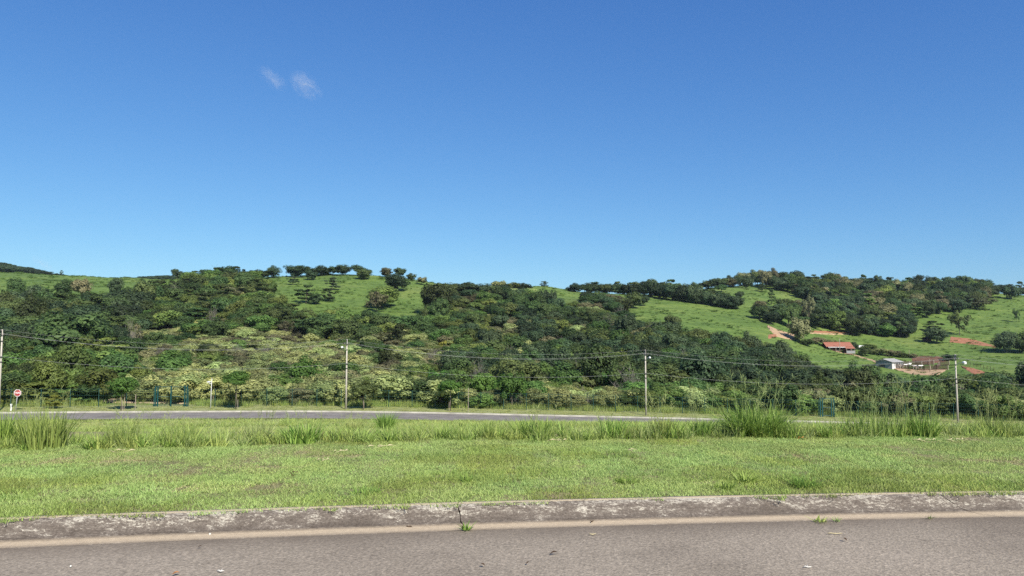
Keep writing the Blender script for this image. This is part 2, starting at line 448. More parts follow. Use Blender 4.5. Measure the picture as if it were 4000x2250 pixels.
def _grid():
    cols = sorted(TAB); Z = []
    for c in cols:
        zz = z_of(TAB[c], YK)
        v = np.interp(YG, YK, zz)
        ker = np.array([1, 2, 3, 4, 3, 2, 1.]); ker /= ker.sum()
        v = np.convolve(np.pad(v, 3, mode='edge'), ker, 'valid')
        Z.append(v)
    Z = np.array(Z); out = np.empty((len(PXG), len(YG)))
    for j in range(len(YG)): out[:, j] = np.interp(PXG, cols, Z[:, j])
    ker = np.array([1, 2, 3, 4, 5, 4, 3, 2, 1.]); ker /= ker.sum()
    for j in range(len(YG)): out[:, j] = np.convolve(np.pad(out[:, j], 4, mode='edge'), ker, 'valid')
    return out
HG = _grid()
def hill(X, Y):
    X = np.asarray(X, float); Y = np.asarray(Y, float)
    px = np.clip(2000 + F*X/np.maximum(Y, 1), PXG[0], PXG[-1]-1e-3); yy = np.clip(Y, YG[0], YG[-1]-1e-3)
    i = (px-PXG[0])/20.0; j = (yy-YG[0])/4.0
    i0 = np.floor(i).astype(int); j0 = np.floor(j).astype(int); a = i-i0; b = j-j0
    i1 = np.minimum(i0+1, len(PXG)-1); j1 = np.minimum(j0+1, len(YG)-1)
    h = (HG[i0, j0]*(1-a)+HG[i1, j0]*a)*(1-b)+(HG[i0, j1]*(1-a)+HG[i1, j1]*a)*b
    return h + vnoise(X/17, Y/17)*1.1*np.clip((Y-110)/120, 0, 1) + vnoise(X/6, Y/6)*.35*np.clip((Y-110)/120, 0, 1)
def ground(X, Y):
    X = np.asarray(X, float); Y = np.asarray(Y, float)
    k = FK(X); zr = FZ(X); ye = LY(X)
    t = np.clip((Y-ye)/(k-8.6-ye), 0, 1)
    lot = .15 + (zr-.02-.15)*t + vnoise(X/3.1, Y/3.1)*.18*np.clip((Y-ye-1)/8, 0, 1)*np.clip((k-9-Y)/8, 0, 1)
    verge = zr + .13 + .02*(Y-k)
    s = np.clip((Y-k-5.5)/22, 0, 1); s = s*s*(3-2*s)
    z = np.where(Y < k-.01, lot, verge*(1-s)+hill(X, Y)*s)
    return z
def gz(x, y): return float(ground(x, y))
def find_Y(px, py, lo=108, hi=520):
    """first distance beyond lo where the land is seen at photo row py in column px"""
    Ys = np.arange(lo, hi, 1.0); X = (px-2000)/F*Ys
    yy = y_of(ground(X, Ys), Ys)
    k = np.where(yy <= py)[0]
    return float(Ys[k[0]]) if len(k) else float(Ys[int(np.argmin(yy))])
def land_pt(px, py, lo=108, hi=520):
    Y = find_Y(px, py, lo, hi); X = (px-2000)/F*Y
    return Vector((X, Y, gz(X, Y)))

WOODX = [-1800, 0, 450, 560, 650, 720, 820, 1000, 1060, 1120, 1300, 1600, 1680, 1740, 1900, 2060, 2110, 2170, 2220, 2260, 2400, 2430, 2460, 2520, 2600, 2800, 3000, 3120, 3200, 3300, 3500, 5800]
WOODY = [272, 272, 275, 300, 325, 368, 395, 392, 300, 262, 268, 266, 300, 368, 384, 386, 345, 322, 330, 365, 372, 345, 290, 262, 240, 226, 206, 188, 168, 160, 158, 158]
def wood_mask(px, Y): return (Y > 107) & (Y < np.interp(px, WOODX, WOODY))

# terrain sheet
def build_land():
    us = np.linspace(-1.25, 1.25, 301)
    Ys = [9.0]
    while Ys[-1] < 1200: Ys.append(Ys[-1]*1.0135+.02)
    Ys = np.array(Ys); U, YY = np.meshgrid(us, Ys); X = U*YY
    Z = ground(X, YY)
    k = FK(X)
    Z = np.where((YY > k-9.0) & (YY < k+6.0), np.minimum(Z, FZ(X)-.25), Z)      # the street and its verge lie on top
    Z = np.where(YY < LY(X)+.8, np.minimum(Z, .05), Z)
    n, m_ = Z.shape
    V = np.stack([X, YY, Z], -1).reshape(-1, 3)
    idx = np.arange(n*m_).reshape(n, m_)
    Fc = np.stack([idx[:-1, :-1], idx[:-1, 1:], idx[1:, 1:], idx[1:, :-1]], -1).reshape(-1, 4)
    px = 2000+F*X/YY
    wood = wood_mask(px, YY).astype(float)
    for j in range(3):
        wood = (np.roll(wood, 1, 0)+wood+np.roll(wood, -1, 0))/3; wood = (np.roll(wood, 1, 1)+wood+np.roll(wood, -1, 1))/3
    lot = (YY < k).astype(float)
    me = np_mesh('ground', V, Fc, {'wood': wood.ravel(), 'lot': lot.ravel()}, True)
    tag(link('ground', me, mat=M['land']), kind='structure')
build_land()
# ground behind the camera, under the street
gb = MB().face([(-400, -400, -.06), (400, -400, -.06), (400, 14, -.06), (-400, 14, -.06)])
tag(gb.build('ground_base', M['lawn_ground']), kind='structure')

# ------------------------------------------------------------------ near street, kerb, lawn
def strip(name, Xs, fn_lo, fn_hi, zfn, rows, mat, attrs=None, kind='structure', smooth=True):
    Xs = np.asarray(Xs); T = np.linspace(0, 1, rows)
    lo = fn_lo(Xs); hi = fn_hi(Xs)
    X = np.repeat(Xs[None], rows, 0); Y = lo[None]+(hi-lo)[None]*T[:, None]
    Z = zfn(X, Y)
    V = np.stack([X, Y, Z], -1).reshape(-1, 3); idx = np.arange(rows*len(Xs)).reshape(rows, -1)
    Fc = np.stack([idx[:-1, :-1], idx[:-1, 1:], idx[1:, 1:], idx[1:, :-1]], -1).reshape(-1, 4)
    A = {k: f(X, Y).ravel() for k, f in (attrs or {}).items()}
    return tag(link(name, np_mesh(name, V, Fc, A, smooth), mat=mat), kind=kind)

XN = np.concatenate([np.arange(-60, -8, 2.0), np.arange(-8, 8, .12), np.arange(8, 60.1, 2.0)])
strip('near_road', XN, lambda x: KY(x)-9.0, lambda x: KY(x)-.002 + .012*vnoise(x*9, x*0+3), lambda X, Y: .004+0*X + .004*vnoise(X*2, Y*2), 60, M['asphalt'],
      {'near': lambda X, Y: np.clip(1-(KY(X)-Y)/.55, 0, 1)**1.4})

KERB_D = .45
def kerb_profile():
    # (offset from gutter edge, height, gut, edge, rise)
    p = [(-.03, -.03, 1, 0, 0), (0, .002, .30, 0, 0), (.035, .004, .72, 0, 0), (.09, .006, 1, 0, 0), (.14, .009, 1, 0, 0), (.175, .014, .62, 0, 0), (.205, .024, .30, 0, .1),
         (.235, .042, .12, 0, .3), (.262, .066, 0, 0, .5), (.288, .094, 0, 0, .75), (.314, .120, 0, 0, .95), (.342, .139, 0, .25, 1.1), (.372, .149, 0, .6, 1.2),
         (.405, .152, 0, 1, 1.2), (KERB_D, .150, 0, 1, 1.2), (KERB_D+.01, .05, 0, 1, 0)]
    return p
def kerb_section(x0, x1, s0, s1, parent, mat=None):
    """s0/s1: sideways run of the end joints from gutter to top"""
    prof = kerb_profile(); n = max(8, int((x1-x0)/.06)); npf = len(prof)
    V = []; A = {'gut': [], 'edge': [], 'rise': []}
    for i in range(n+1):
        t = i/n
        for j, (d, h, g, e, r) in enumerate(prof):
            v = d/KERB_D
            a = x0 + s0*v + (.008*math.sin(9*v+x0*5)+.006*math.sin(23*v+x0)); b_ = x1 + s1*v + (.008*math.sin(9*v+x1*5)+.006*math.sin(23*v+x1)) - .008 - .005*math.sin(31*v)
            x = a+(b_-a)*t
            y0 = float(KY(x)); sl = float(KY(x+.05)-KY(x-.05))/.1; q = 1/math.sqrt(1+sl*sl)
            wob = .006*float(vnoise(x*1.7, j*.4)) + .003*float(vnoise(x*9, j))
            V.append((x - d*sl*q, y0 + d*q + wob*.8, h + wob*(.4 if h > .03 else .12)))
            A['gut'].append(g); A['edge'].append(e); A['rise'].append(r)
    Fc = []
    for i in range(n):
        for j in range(npf-1):
            a = i*npf+j; Fc.append((a, a+npf, a+npf+1, a+1))
    me = np_mesh('kerb_section', np.array(V), np.array(Fc), A, True)
    return link('kerb_section', me, parent, M['kerb'])
kerb = tag(empty('kerb', (0, 0, 0)), kind='structure')
xa = road_pt(1815, 2074).x; xb_ = road_pt(3925, 2022).x
for (x0, x1, s0, s1) in ((-14.2, -9.6, 0, 0), (-9.6, -5.0, 0, .02), (-5.0, xa, .02, -.03), (xa, xb_, -.03, -.50), (xb_, xb_+4.7, -.50, 0), (xb_+4.7, xb_+9.4, 0, 0)):
    kerb_section(x0, x1, s0, s1, kerb)

XL = np.arange(-40, 40.01, .25)
strip('lawn', XL, lambda x: KY(x)+KERB_D-.02, lambda x: LY(x)+1.6, lambda X, Y: np.where(Y < KY(X)+KERB_D+.03, .120, .138 + .02*vnoise(X*1.3, Y*1.3)) - .10*np.clip((Y-LY(X)-.3)/1.3, 0, 1), 40, M['lawn_ground'])

# ------------------------------------------------------------------ far street, its kerb and verge
XF = np.arange(-130, 130.1, 1.0)
strip('far_road', XF, lambda x: FK(x)-8.3, lambda x: FK(x), lambda X, Y: FZ(X)+.004-.02*((Y-FK(X)+4.1)/4.1)**2, 6, M['asphalt_far'])
strip('far_kerb', XF, lambda x: FK(x)-.02, lambda x: FK(x)+.18, lambda X, Y: FZ(X)+np.where(Y < FK(X)+.03, -.02, .15), 5, M['kerb_far'])
strip('near_side_kerb', XF, lambda x: FK(x)-8.55, lambda x: FK(x)-8.28, lambda X, Y: FZ(X)+np.where(Y > FK(X)-8.31, -.05, .12), 5, M['kerb_far'])
strip('far_verge', XF, lambda x: FK(x)+.16, lambda x: FK(x)+7.5, lambda X, Y: FZ(X)+.13+.02*(Y-FK(X)) + .05*vnoise(X*.8, Y*.8)*np.clip((Y-FK(X)-.4), 0, 1), 14, M['verge'])

# ------------------------------------------------------------------ foliage meshes (unit plants: height 1, width 1)
def leaf_cloud(seed, clumps, per, ls, up=.25, flat=1.0):
    """clumps: (x,y,z,r,tone); returns quads and per-vertex tone"""
    r = np.random.default_rng(seed); P = []; T = []
    for (cx, cy, cz, cr, ct) in clumps:
        d = r.normal(size=(per, 3)); d[:, 2] = d[:, 2]*.85+.22; d /= np.linalg.norm(d, axis=1)[:, None]
        rad = cr*(.55+.55*r.random(per)**.6)
        c = np.array([cx, cy, cz]) + d*rad[:, None]*np.array([1, 1, flat])
        cd = c-np.array([0, 0, .48]); cd /= np.linalg.norm(cd, axis=1)[:, None]+1e-6
        nrm = d*.75 + cd*.55 + r.normal(size=(per, 3))*.34 + np.array([0, 0, up]); nrm /= np.linalg.norm(nrm, axis=1)[:, None]
        a = np.cross(nrm, r.normal(size=(per, 3))); a /= np.linalg.norm(a, axis=1)[:, None]
        b = np.cross(nrm, a)
        L = ls*(.6+.8*r.random(per)); W = L*(.42+.3*r.random(per))
        a = a*L[:, None]; b = b*W[:, None]
        bend = nrm*(L*.18)[:, None]
        q = np.stack([c-a-bend*.6, c-b*.9+bend*.4, c+a-bend*.6, c+b*.9+bend*.4], 1)
        P.append(q)
        t = np.clip(ct + r.normal(size=per)*.12, 0, 1); T.append(np.repeat(t, 4))
    P = np.concatenate(P).reshape(-1, 3); T = np.concatenate(T)
    return P, T, np.arange(len(P)).reshape(-1, 4)

def clumps_broad(seed, n=54, zc=.53, sx=.40, sz=.36, rc=(.085, .15), umbrella=0.0):
    r = np.random.default_rng(seed); out = []
    lop = r.normal(size=2)*.05
    while len(out) < n:
        d = r.normal(size=3); d /= np.linalg.norm(d); rad = r.random()**.38
        x, y, z = d[0]*sx*rad, d[1]*sx*rad, d[2]*sz*rad
        if umbrella and z < -sz*(1-umbrella): continue
        z2 = zc + z + .05*math.sin(7*x+seed)+.04*math.cos(9*y+seed*2)
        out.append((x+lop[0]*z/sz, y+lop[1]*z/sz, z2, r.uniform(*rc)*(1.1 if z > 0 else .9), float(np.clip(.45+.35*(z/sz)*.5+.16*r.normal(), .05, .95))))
    return out
def clumps_tier(seed, tiers=4, n=42):
    r = np.random.default_rng(seed); out = []
    for k in range(n):
        t = r.integers(0, tiers); z = .30+.62*t/(tiers-1)+r.normal()*.025
        R = .42*math.sin(math.pi*(.28+.62*t/(tiers-1)))+.04
        an = r.random()*6.283; q = R*math.sqrt(r.random()); off = .08*np.array([math.cos(t*2.3+seed), math.sin(t*2.3+seed)])
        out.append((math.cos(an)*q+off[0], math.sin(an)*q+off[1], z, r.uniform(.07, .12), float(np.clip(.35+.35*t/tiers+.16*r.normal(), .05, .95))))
    return out
def clumps_shrub(seed, n=38):
    r = np.random.default_rng(seed); out = []
    for k in range(n):
        an = r.random()*6.283; q = .38*math.sqrt(r.random()); h = .80*math.sqrt(max(0, 1-(q/.5)**2))
        z = h*(1-.75*r.random()**1.6)
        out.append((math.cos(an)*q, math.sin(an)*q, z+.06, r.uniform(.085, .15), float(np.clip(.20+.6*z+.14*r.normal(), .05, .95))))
    return out

def branches(seed, clumps, z0, r0, mesh_name, spread=7, trunk_top=.5, n=6):
    """tapered trunk with limbs reaching into the crown"""
    r = np.random.default_rng(seed); mb = MB()
    bx, by = r.normal()*.02, r.normal()*.02
    pts = [(0, 0, -.06), (bx*.3, by*.3, trunk_top*.35), (bx, by, trunk_top*.75), (bx*1.6, by*1.6, trunk_top)]
    mb.tube(pts, [r0*1.35, r0, r0*.8, r0*.6], n)
    pick = r.permutation(len(clumps))[:spread]
    for i in pick:
        c = clumps[i]; s = z0+(trunk_top-z0)*r.random()
        mid = ((c[0]+bx)*.5, (c[1]+by)*.5, (s+c[2])*.5+.03)
        mb.tube([(bx*.8, by*.8, s), mid, (c[0], c[1], c[2])], [r0*.5, r0*.34, r0*.12], 5)
    return mb.mesh(mesh_name, True)

PLANT = {}          # kind -> list of (crown mesh, trunk mesh)
def add_kind(kind, seeds, clump_fn, per, ls, trunk, up=.25, flat=1.0):
    L = []
    for s in seeds:
        c = clump_fn(s); P, T, Fc = leaf_cloud(s*7+1, c, per, ls, up, flat)
        lo = P[:, 2].min(); sc = 1.0/(P[:, 2].max())
        P[:, 2] *= sc; w = max(np.percentile(np.abs(P[:, 0]), 98), np.percentile(np.abs(P[:, 1]), 98))*2; P[:, :2] /= w
        c2 = [(a/w, b/w, z*sc, q, t) for a, b, z, q, t in c]
        L.append((np_mesh('crown_'+kind, P, Fc, {'tone': T}), branches(s, c2, trunk[0], trunk[1], 'trunk_'+kind, trunk[2], trunk[3])))
    PLANT[kind] = L
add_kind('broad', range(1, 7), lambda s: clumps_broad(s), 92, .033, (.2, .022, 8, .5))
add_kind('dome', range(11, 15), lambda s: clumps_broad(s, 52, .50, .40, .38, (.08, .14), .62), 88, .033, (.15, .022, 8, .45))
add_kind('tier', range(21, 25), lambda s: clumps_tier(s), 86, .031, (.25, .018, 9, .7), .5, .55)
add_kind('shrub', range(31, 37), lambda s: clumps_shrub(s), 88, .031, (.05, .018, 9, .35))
add_kind('airy', range(41, 44), lambda s: clumps_broad(s, 30, .60, .42, .34, (.06, .11)), 46, .034, (.2, .016, 16, .55))

def twiggy(seed, nb=46):
    r = np.random.default_rng(seed); mb = MB(); n = nb
    for k in range(n):
        an = r.random()*6.283; q = .5*math.sqrt(r.random()); h = .55+.45*r.random()
        top = (math.cos(an)*q, math.sin(an)*q, h*(1-.5*(q/.5)**2))
        b0 = (math.cos(an)*.05*r.random(), math.sin(an)*.05*r.random(), -.03)
        mid = (top[0]*.45+r.normal()*.03, top[1]*.45+r.normal()*.03, top[2]*.55)
        mb.tube([b0, mid, top], [.009, .006, .002], 3, False)
        for q2 in range(6):
            s = r.random(); p = [mid[i]+(top[i]-mid[i])*s for i in range(3)]
            e = [p[0]+r.normal()*.07, p[1]+r.normal()*.07, p[2]+.05+.09*r.random()]
            mb.tube([p, e], [.004, .0015], 3, False)
    m = mb.mesh('stems_bare'); nv = len(m.vertices)
    a = m.attributes.new('tone', 'FLOAT', 'POINT'); a.data.foreach_set('value', np.repeat(r.random(nv//3+1), 3)[:nv].astype(np.float32))
    return m
PLANT['bare'] = [(twiggy(51), None), (twiggy(52), None)]

def set_obj_mat(o, m):
    if len(o.data.materials) == 0: o.data.materials.append(m)
    o.material_slots[0].link = 'OBJECT'; o.material_slots[0].material = m

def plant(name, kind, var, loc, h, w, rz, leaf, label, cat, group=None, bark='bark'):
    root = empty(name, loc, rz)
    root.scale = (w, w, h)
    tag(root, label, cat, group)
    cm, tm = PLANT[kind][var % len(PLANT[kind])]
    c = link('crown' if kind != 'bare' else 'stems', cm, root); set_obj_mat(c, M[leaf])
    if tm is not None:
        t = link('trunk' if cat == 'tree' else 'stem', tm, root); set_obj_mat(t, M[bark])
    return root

# ------------------------------------------------------------------ geometry-node scattering for what nobody could count
def scatter(name, pts, protos, label, cat=None):
    """pts: rows (x,y,z, sxy, sz, rz, proto index); protos: unlinked objects"""
    pts = np.asarray(pts, np.float32)
    me = bpy.data.meshes.new(name); me.vertices.add(len(pts)); me.vertices.foreach_set('co', pts[:, :3].ravel()); me.update()
    sc = me.attributes.new('sc', 'FLOAT_VECTOR', 'POINT'); sc.data.foreach_set('vector', np.stack([pts[:, 3], pts[:, 3], pts[:, 4]], 1).astype(np.float32).ravel())
    ro = me.attributes.new('ro', 'FLOAT_VECTOR', 'POINT'); z0 = np.zeros(len(pts), np.float32)
    ro.data.foreach_set('vector', np.stack([z0, z0, pts[:, 5]], 1).astype(np.float32).ravel())
    ki = me.attributes.new('ki', 'INT', 'POINT'); ki.data.foreach_set('value', pts[:, 6].astype(np.int32))
    o = link(name, me)
    ng = bpy.data.node_groups.new('scatter_'+name, 'GeometryNodeTree')
    ng.interface.new_socket('Geometry', in_out='INPUT', socket_type='NodeSocketGeometry')
    ng.interface.new_socket('Geometry', in_out='OUTPUT', socket_type='NodeSocketGeometry')
    N = ng.nodes; Lk = ng.links
    gi = N.new('NodeGroupInput'); go = N.new('NodeGroupOutput'); join = N.new('GeometryNodeJoinGeometry')
    def named(nm, ty):
        a = N.new('GeometryNodeInputNamedAttribute'); a.data_type = ty; a.inputs['Name'].default_value = nm; return a.outputs['Attribute']
    s_at = named('sc', 'FLOAT_VECTOR'); r_at = named('ro', 'FLOAT_VECTOR'); k_at = named('ki', 'INT')
    for k, p in enumerate(protos):
        if not (pts[:, 6] == k).any(): continue
        oi = N.new('GeometryNodeObjectInfo'); oi.inputs['Object'].default_value = p; oi.inputs['As Instance'].default_value = True
        cmp_ = N.new('FunctionNodeCompare'); cmp_.data_type = 'INT'; cmp_.operation = 'EQUAL'
        ins = [s for s in cmp_.inputs if s.enabled]
        Lk.new(k_at, ins[0]); ins[1].default_value = k
        iop = N.new('GeometryNodeInstanceOnPoints')
        Lk.new(gi.outputs[0], iop.inputs['Points']); Lk.new(cmp_.outputs[0], iop.inputs['Selection'])
        Lk.new(oi.outputs['Geometry'], iop.inputs['Instance']); Lk.new(r_at, iop.inputs['Rotation']); Lk.new(s_at, iop.inputs['Scale'])
        Lk.new(iop.outputs[0], join.inputs[0])
    Lk.new(join.outputs[0], go.inputs[0])
    md = o.modifiers.new('scatter', 'NODES'); md.node_group = ng
    tag(o, label, cat, kind='stuff')
    return o
def proto(name, mesh, mat):
    m = mesh.copy(); m.materials.clear(); m.materials.append(mat)
    return bpy.data.objects.new(name, m)

# ------------------------------------------------------------------ the near wood on the slope
def wood_plants():
    r = np.random.default_rng(77); out = []
    Y = 90.0
    while Y < 400:
        s = 3.1 + max(0, Y-105)*.0165
        half = .72*Y
        xs = np.arange(-half, half, s)
        for x in xs:
            xx = x + r.uniform(-.45, .45)*s; yy = Y + r.uniform(-.5, .5)*s
            px = 2000+F*xx/yy
            lim = np.interp(px, WOODX, WOODY) + float(vnoise(px/60, 3))*14
            if yy < FK(xx)+(8.5 if px < 1000 else 6.3) or yy > lim: continue
            if 415 < px < 560 and yy < 128 and r.random() < .8: continue        # the small clearing with the track
            b = r.random(); dim = float(vnoise(xx/14, yy/14))+.5
            a = float(np.clip(r.random()*.8+.1 + (float(vnoise(xx/22+40, yy/22))+.25*float(vnoise(xx/60, yy/60+9)))*.75, 0, .999))
            if px < 400 + 100*b + max(0, (yy-150)*1.0):
                if yy < 190: k = (('tree', 'broad', 'leaf_mid', 4.6, 7.8), ('tree', 'tier', 'leaf_mid', 4.5, 7.5), ('tree', 'dome', 'leaf_dark', 4.5, 7.5), ('tree', 'airy', 'leaf_bright', 4, 6), ('shrub', 'shrub', 'leaf_olive', 2.8, 4.2))[np.searchsorted([.32, .55, .84, .92], a)]
                else: k = (('tree', 'broad', 'leaf_dark', 5.5, 10.5), ('tree', 'dome', 'leaf_blue', 5.5, 10), ('tree', 'tier', 'leaf_dark', 5, 9.5), ('tree', 'dome', 'leaf_mid', 5, 8.5), ('shrub', 'airy', 'leaf_brown', 4, 6))[np.searchsorted([.34, .62, .80, .94], a)]
                if yy < 128: k = (k[0], k[1], k[2], 2.6, 4.8)
            elif px < 1760:
                if yy < 238 + 36*(b-.5):
                    oli = .58 + .6*(dim-.5)
                    if a < oli: k = ('shrub', 'shrub', 'leaf_olive', 2.4, 4.2)
                    elif a < oli+.16: k = ('shrub', 'shrub', 'leaf_brown', 2.2, 4.0)
                    elif a < oli+.22: k = ('shrub', 'bare', 'twig', 2.0, 3.4)
                    elif a < oli+.32: k = ('tree', 'dome', 'leaf_mid', 2.6, 4.4)
                    elif a < oli+.36: k = ('shrub', 'shrub', 'leaf_yellow', 1.8, 2.8)
                    else: k = ('tree', 'broad', 'leaf_dark', 2.8, 4.6)
                else: k = (('tree', 'broad', 'leaf_dark', 4.5, 8), ('tree', 'dome', 'leaf_mid', 4.5, 7.5), ('tree', 'tier', 'leaf_dark', 4.5, 8), ('shrub', 'shrub', 'leaf_olive', 3, 5), ('shrub', 'airy', 'leaf_brown', 3.5, 6))[np.searchsorted([.36, .60, .78, .92], a)]
            elif px < 2430:
                if yy < 130: k = (('shrub', 'shrub', 'leaf_mid', 2.0, 3.6), ('shrub', 'shrub', 'leaf_olive', 2.0, 3.2), ('shrub', 'bare', 'twig', 2.2, 3.6), ('tree', 'dome', 'leaf_bright', 2.5, 4))[np.searchsorted([.45, .78, .90], a)]
                else: k = (('tree', 'broad', 'leaf_dark', 4, 7), ('tree', 'dome', 'leaf_blue', 4, 7), ('tree', 'dome', 'leaf_mid', 3.5, 6), ('shrub', 'shrub', 'leaf_olive', 2.6, 4.4), ('shrub', 'shrub', 'leaf_brown', 2.6, 4.8))[np.searchsorted([.26, .42, .58, .80], a)]
            else:
                if yy < 128: k = (('shrub', 'shrub', 'leaf_mid', 2.2, 3.8), ('shrub', 'shrub', 'leaf_olive', 2.0, 3.4), ('tree', 'dome', 'leaf_dark', 3, 4.8), ('shrub', 'airy', 'leaf_brown', 2.5, 4))[np.searchsorted([.34, .52, .88], a)]
                else: k = (('tree', 'dome', 'leaf_blue', 4, 6.6), ('tree', 'broad', 'leaf_dark', 4, 6.6), ('tree', 'dome', 'leaf_mid', 3.5, 5.5), ('shrub', 'airy', 'leaf_brown', 3.2, 5), ('shrub', 'shrub', 'leaf_olive', 2.5, 4))[np.searchsorted([.42, .80, .90, .97], a)]
            h = k[3]+(k[4]-k[3])*r.random()**1.3
            w = h*r.uniform(.75, 1.35) if k[0] == 'tree' else h*r.uniform(1.0, 1.6)
            q = r.random()
            if k[0] == 'tree' and q < .10: h *= 1.35; w *= .8                      # a few push above their neighbours
            elif k[0] == 'tree' and q < .18: h *= .9; w *= 1.45
            elif q > .965 and yy > 125: k = ('tree', 'bare', 'twig', 0, 0); h = h*1.05; w = h*.55
            out.append((xx, yy, h, max(w, s*1.15), k[0], k[1], k[2], int(r.integers(0, 6)), r.uniform(0, 6.28), px))
        Y += s*.88
    return out
WP = wood_plants()

COLOUR = {'leaf_dark': 'dark green', 'leaf_blue': 'deep green', 'leaf_mid': 'mid green', 'leaf_bright': 'bright green', 'leaf_olive': 'pale olive', 'leaf_brown': 'brownish olive', 'leaf_yellow': 'yellow-green', 'twig': 'bare grey'}
SHAPE = {'broad': 'broad', 'dome': 'domed', 'tier': 'layered', 'shrub': 'rounded', 'airy': 'loose', 'bare': 'leafless'}
LAND = [(170, 'behind the stop sign'), (400, 'right of the stop sign'), (600, 'left of the double gate'), (780, 'behind the double gate'), (900, 'behind the thin lamp post'), (1090, 'left of the large fresh green tree'),
        (1310, 'around the large fresh green tree'), (1480, 'behind the second power pole'), (1680, 'right of the second power pole'), (1880, 'around the bright green street tree'), (2150, 'midway between the middle poles'),
        (2330, 'some way left of the third pole'), (2480, 'by the bare grey bush'), (2700, 'right of the third pole'), (2950, 'above the largest grass clump'), (3180, 'at the tip of the wooded spur'), (3480, 'below the barn'), (3720, 'below the corral'), (9999, 'right of the last pole')]
def zone(px, Y):
    lm = next(t for m, t in LAND if px < m)
    yy = float(y_of(gz((px-2000)/F*Y, Y), Y))
    band = 'at the slope foot' if yy > 1535 else 'low on the slope' if yy > 1430 else 'halfway up' if yy > 1300 else 'high on the slope'
    return band + ' ' + lm
def place_wood():
    order = {'tree': [], 'shrub': []}
    for p in WP: order[p[4]].append(p)
    rest = []
    for cat, lim in (('tree', 235), ('shrub', 260)):
        L = sorted((p for p in order[cat] if -60 < p[9] < 4060), key=lambda p: -p[2]*math.sqrt(p[3]/p[2])/p[1])
        L2 = [p for p in order[cat] if not (-60 < p[9] < 4060)]
        for p in L[:lim]:
            x, y, h, w, c, kind, leaf, var, rz, px = p
            zn = zone(px, y)
            plant('wood_tree' if cat == 'tree' else 'scrub_bush', kind, var, (x, y, gz(x, y)-.1), h, w, rz, leaf,
                  '%s %s %s %s' % (SHAPE[kind], COLOUR[leaf], cat, zn), cat, '%s %s %ss %s' % (SHAPE[kind], COLOUR[leaf], cat, zn))
        rest += L[lim:] + L2
    protos = []; ix = {}; pts = []
    for p in rest:
        x, y, h, w, c, kind, leaf, var, rz, px = p
        var %= len(PLANT[kind]); key = (kind, leaf, var)
        if key not in ix:
            ix[key] = len(protos); protos.append(proto('foliage_'+kind, PLANT[kind][var][0], M[leaf]))
        pts.append((x, y, gz(x, y)-.1, w, h, rz, ix[key]))
    scatter('wood_foliage', pts, protos, 'far-off continuous mass of treetops and scrub on the slope', 'wood')
    print('wood plants', len(WP), 'rest', len(rest))
place_wood()

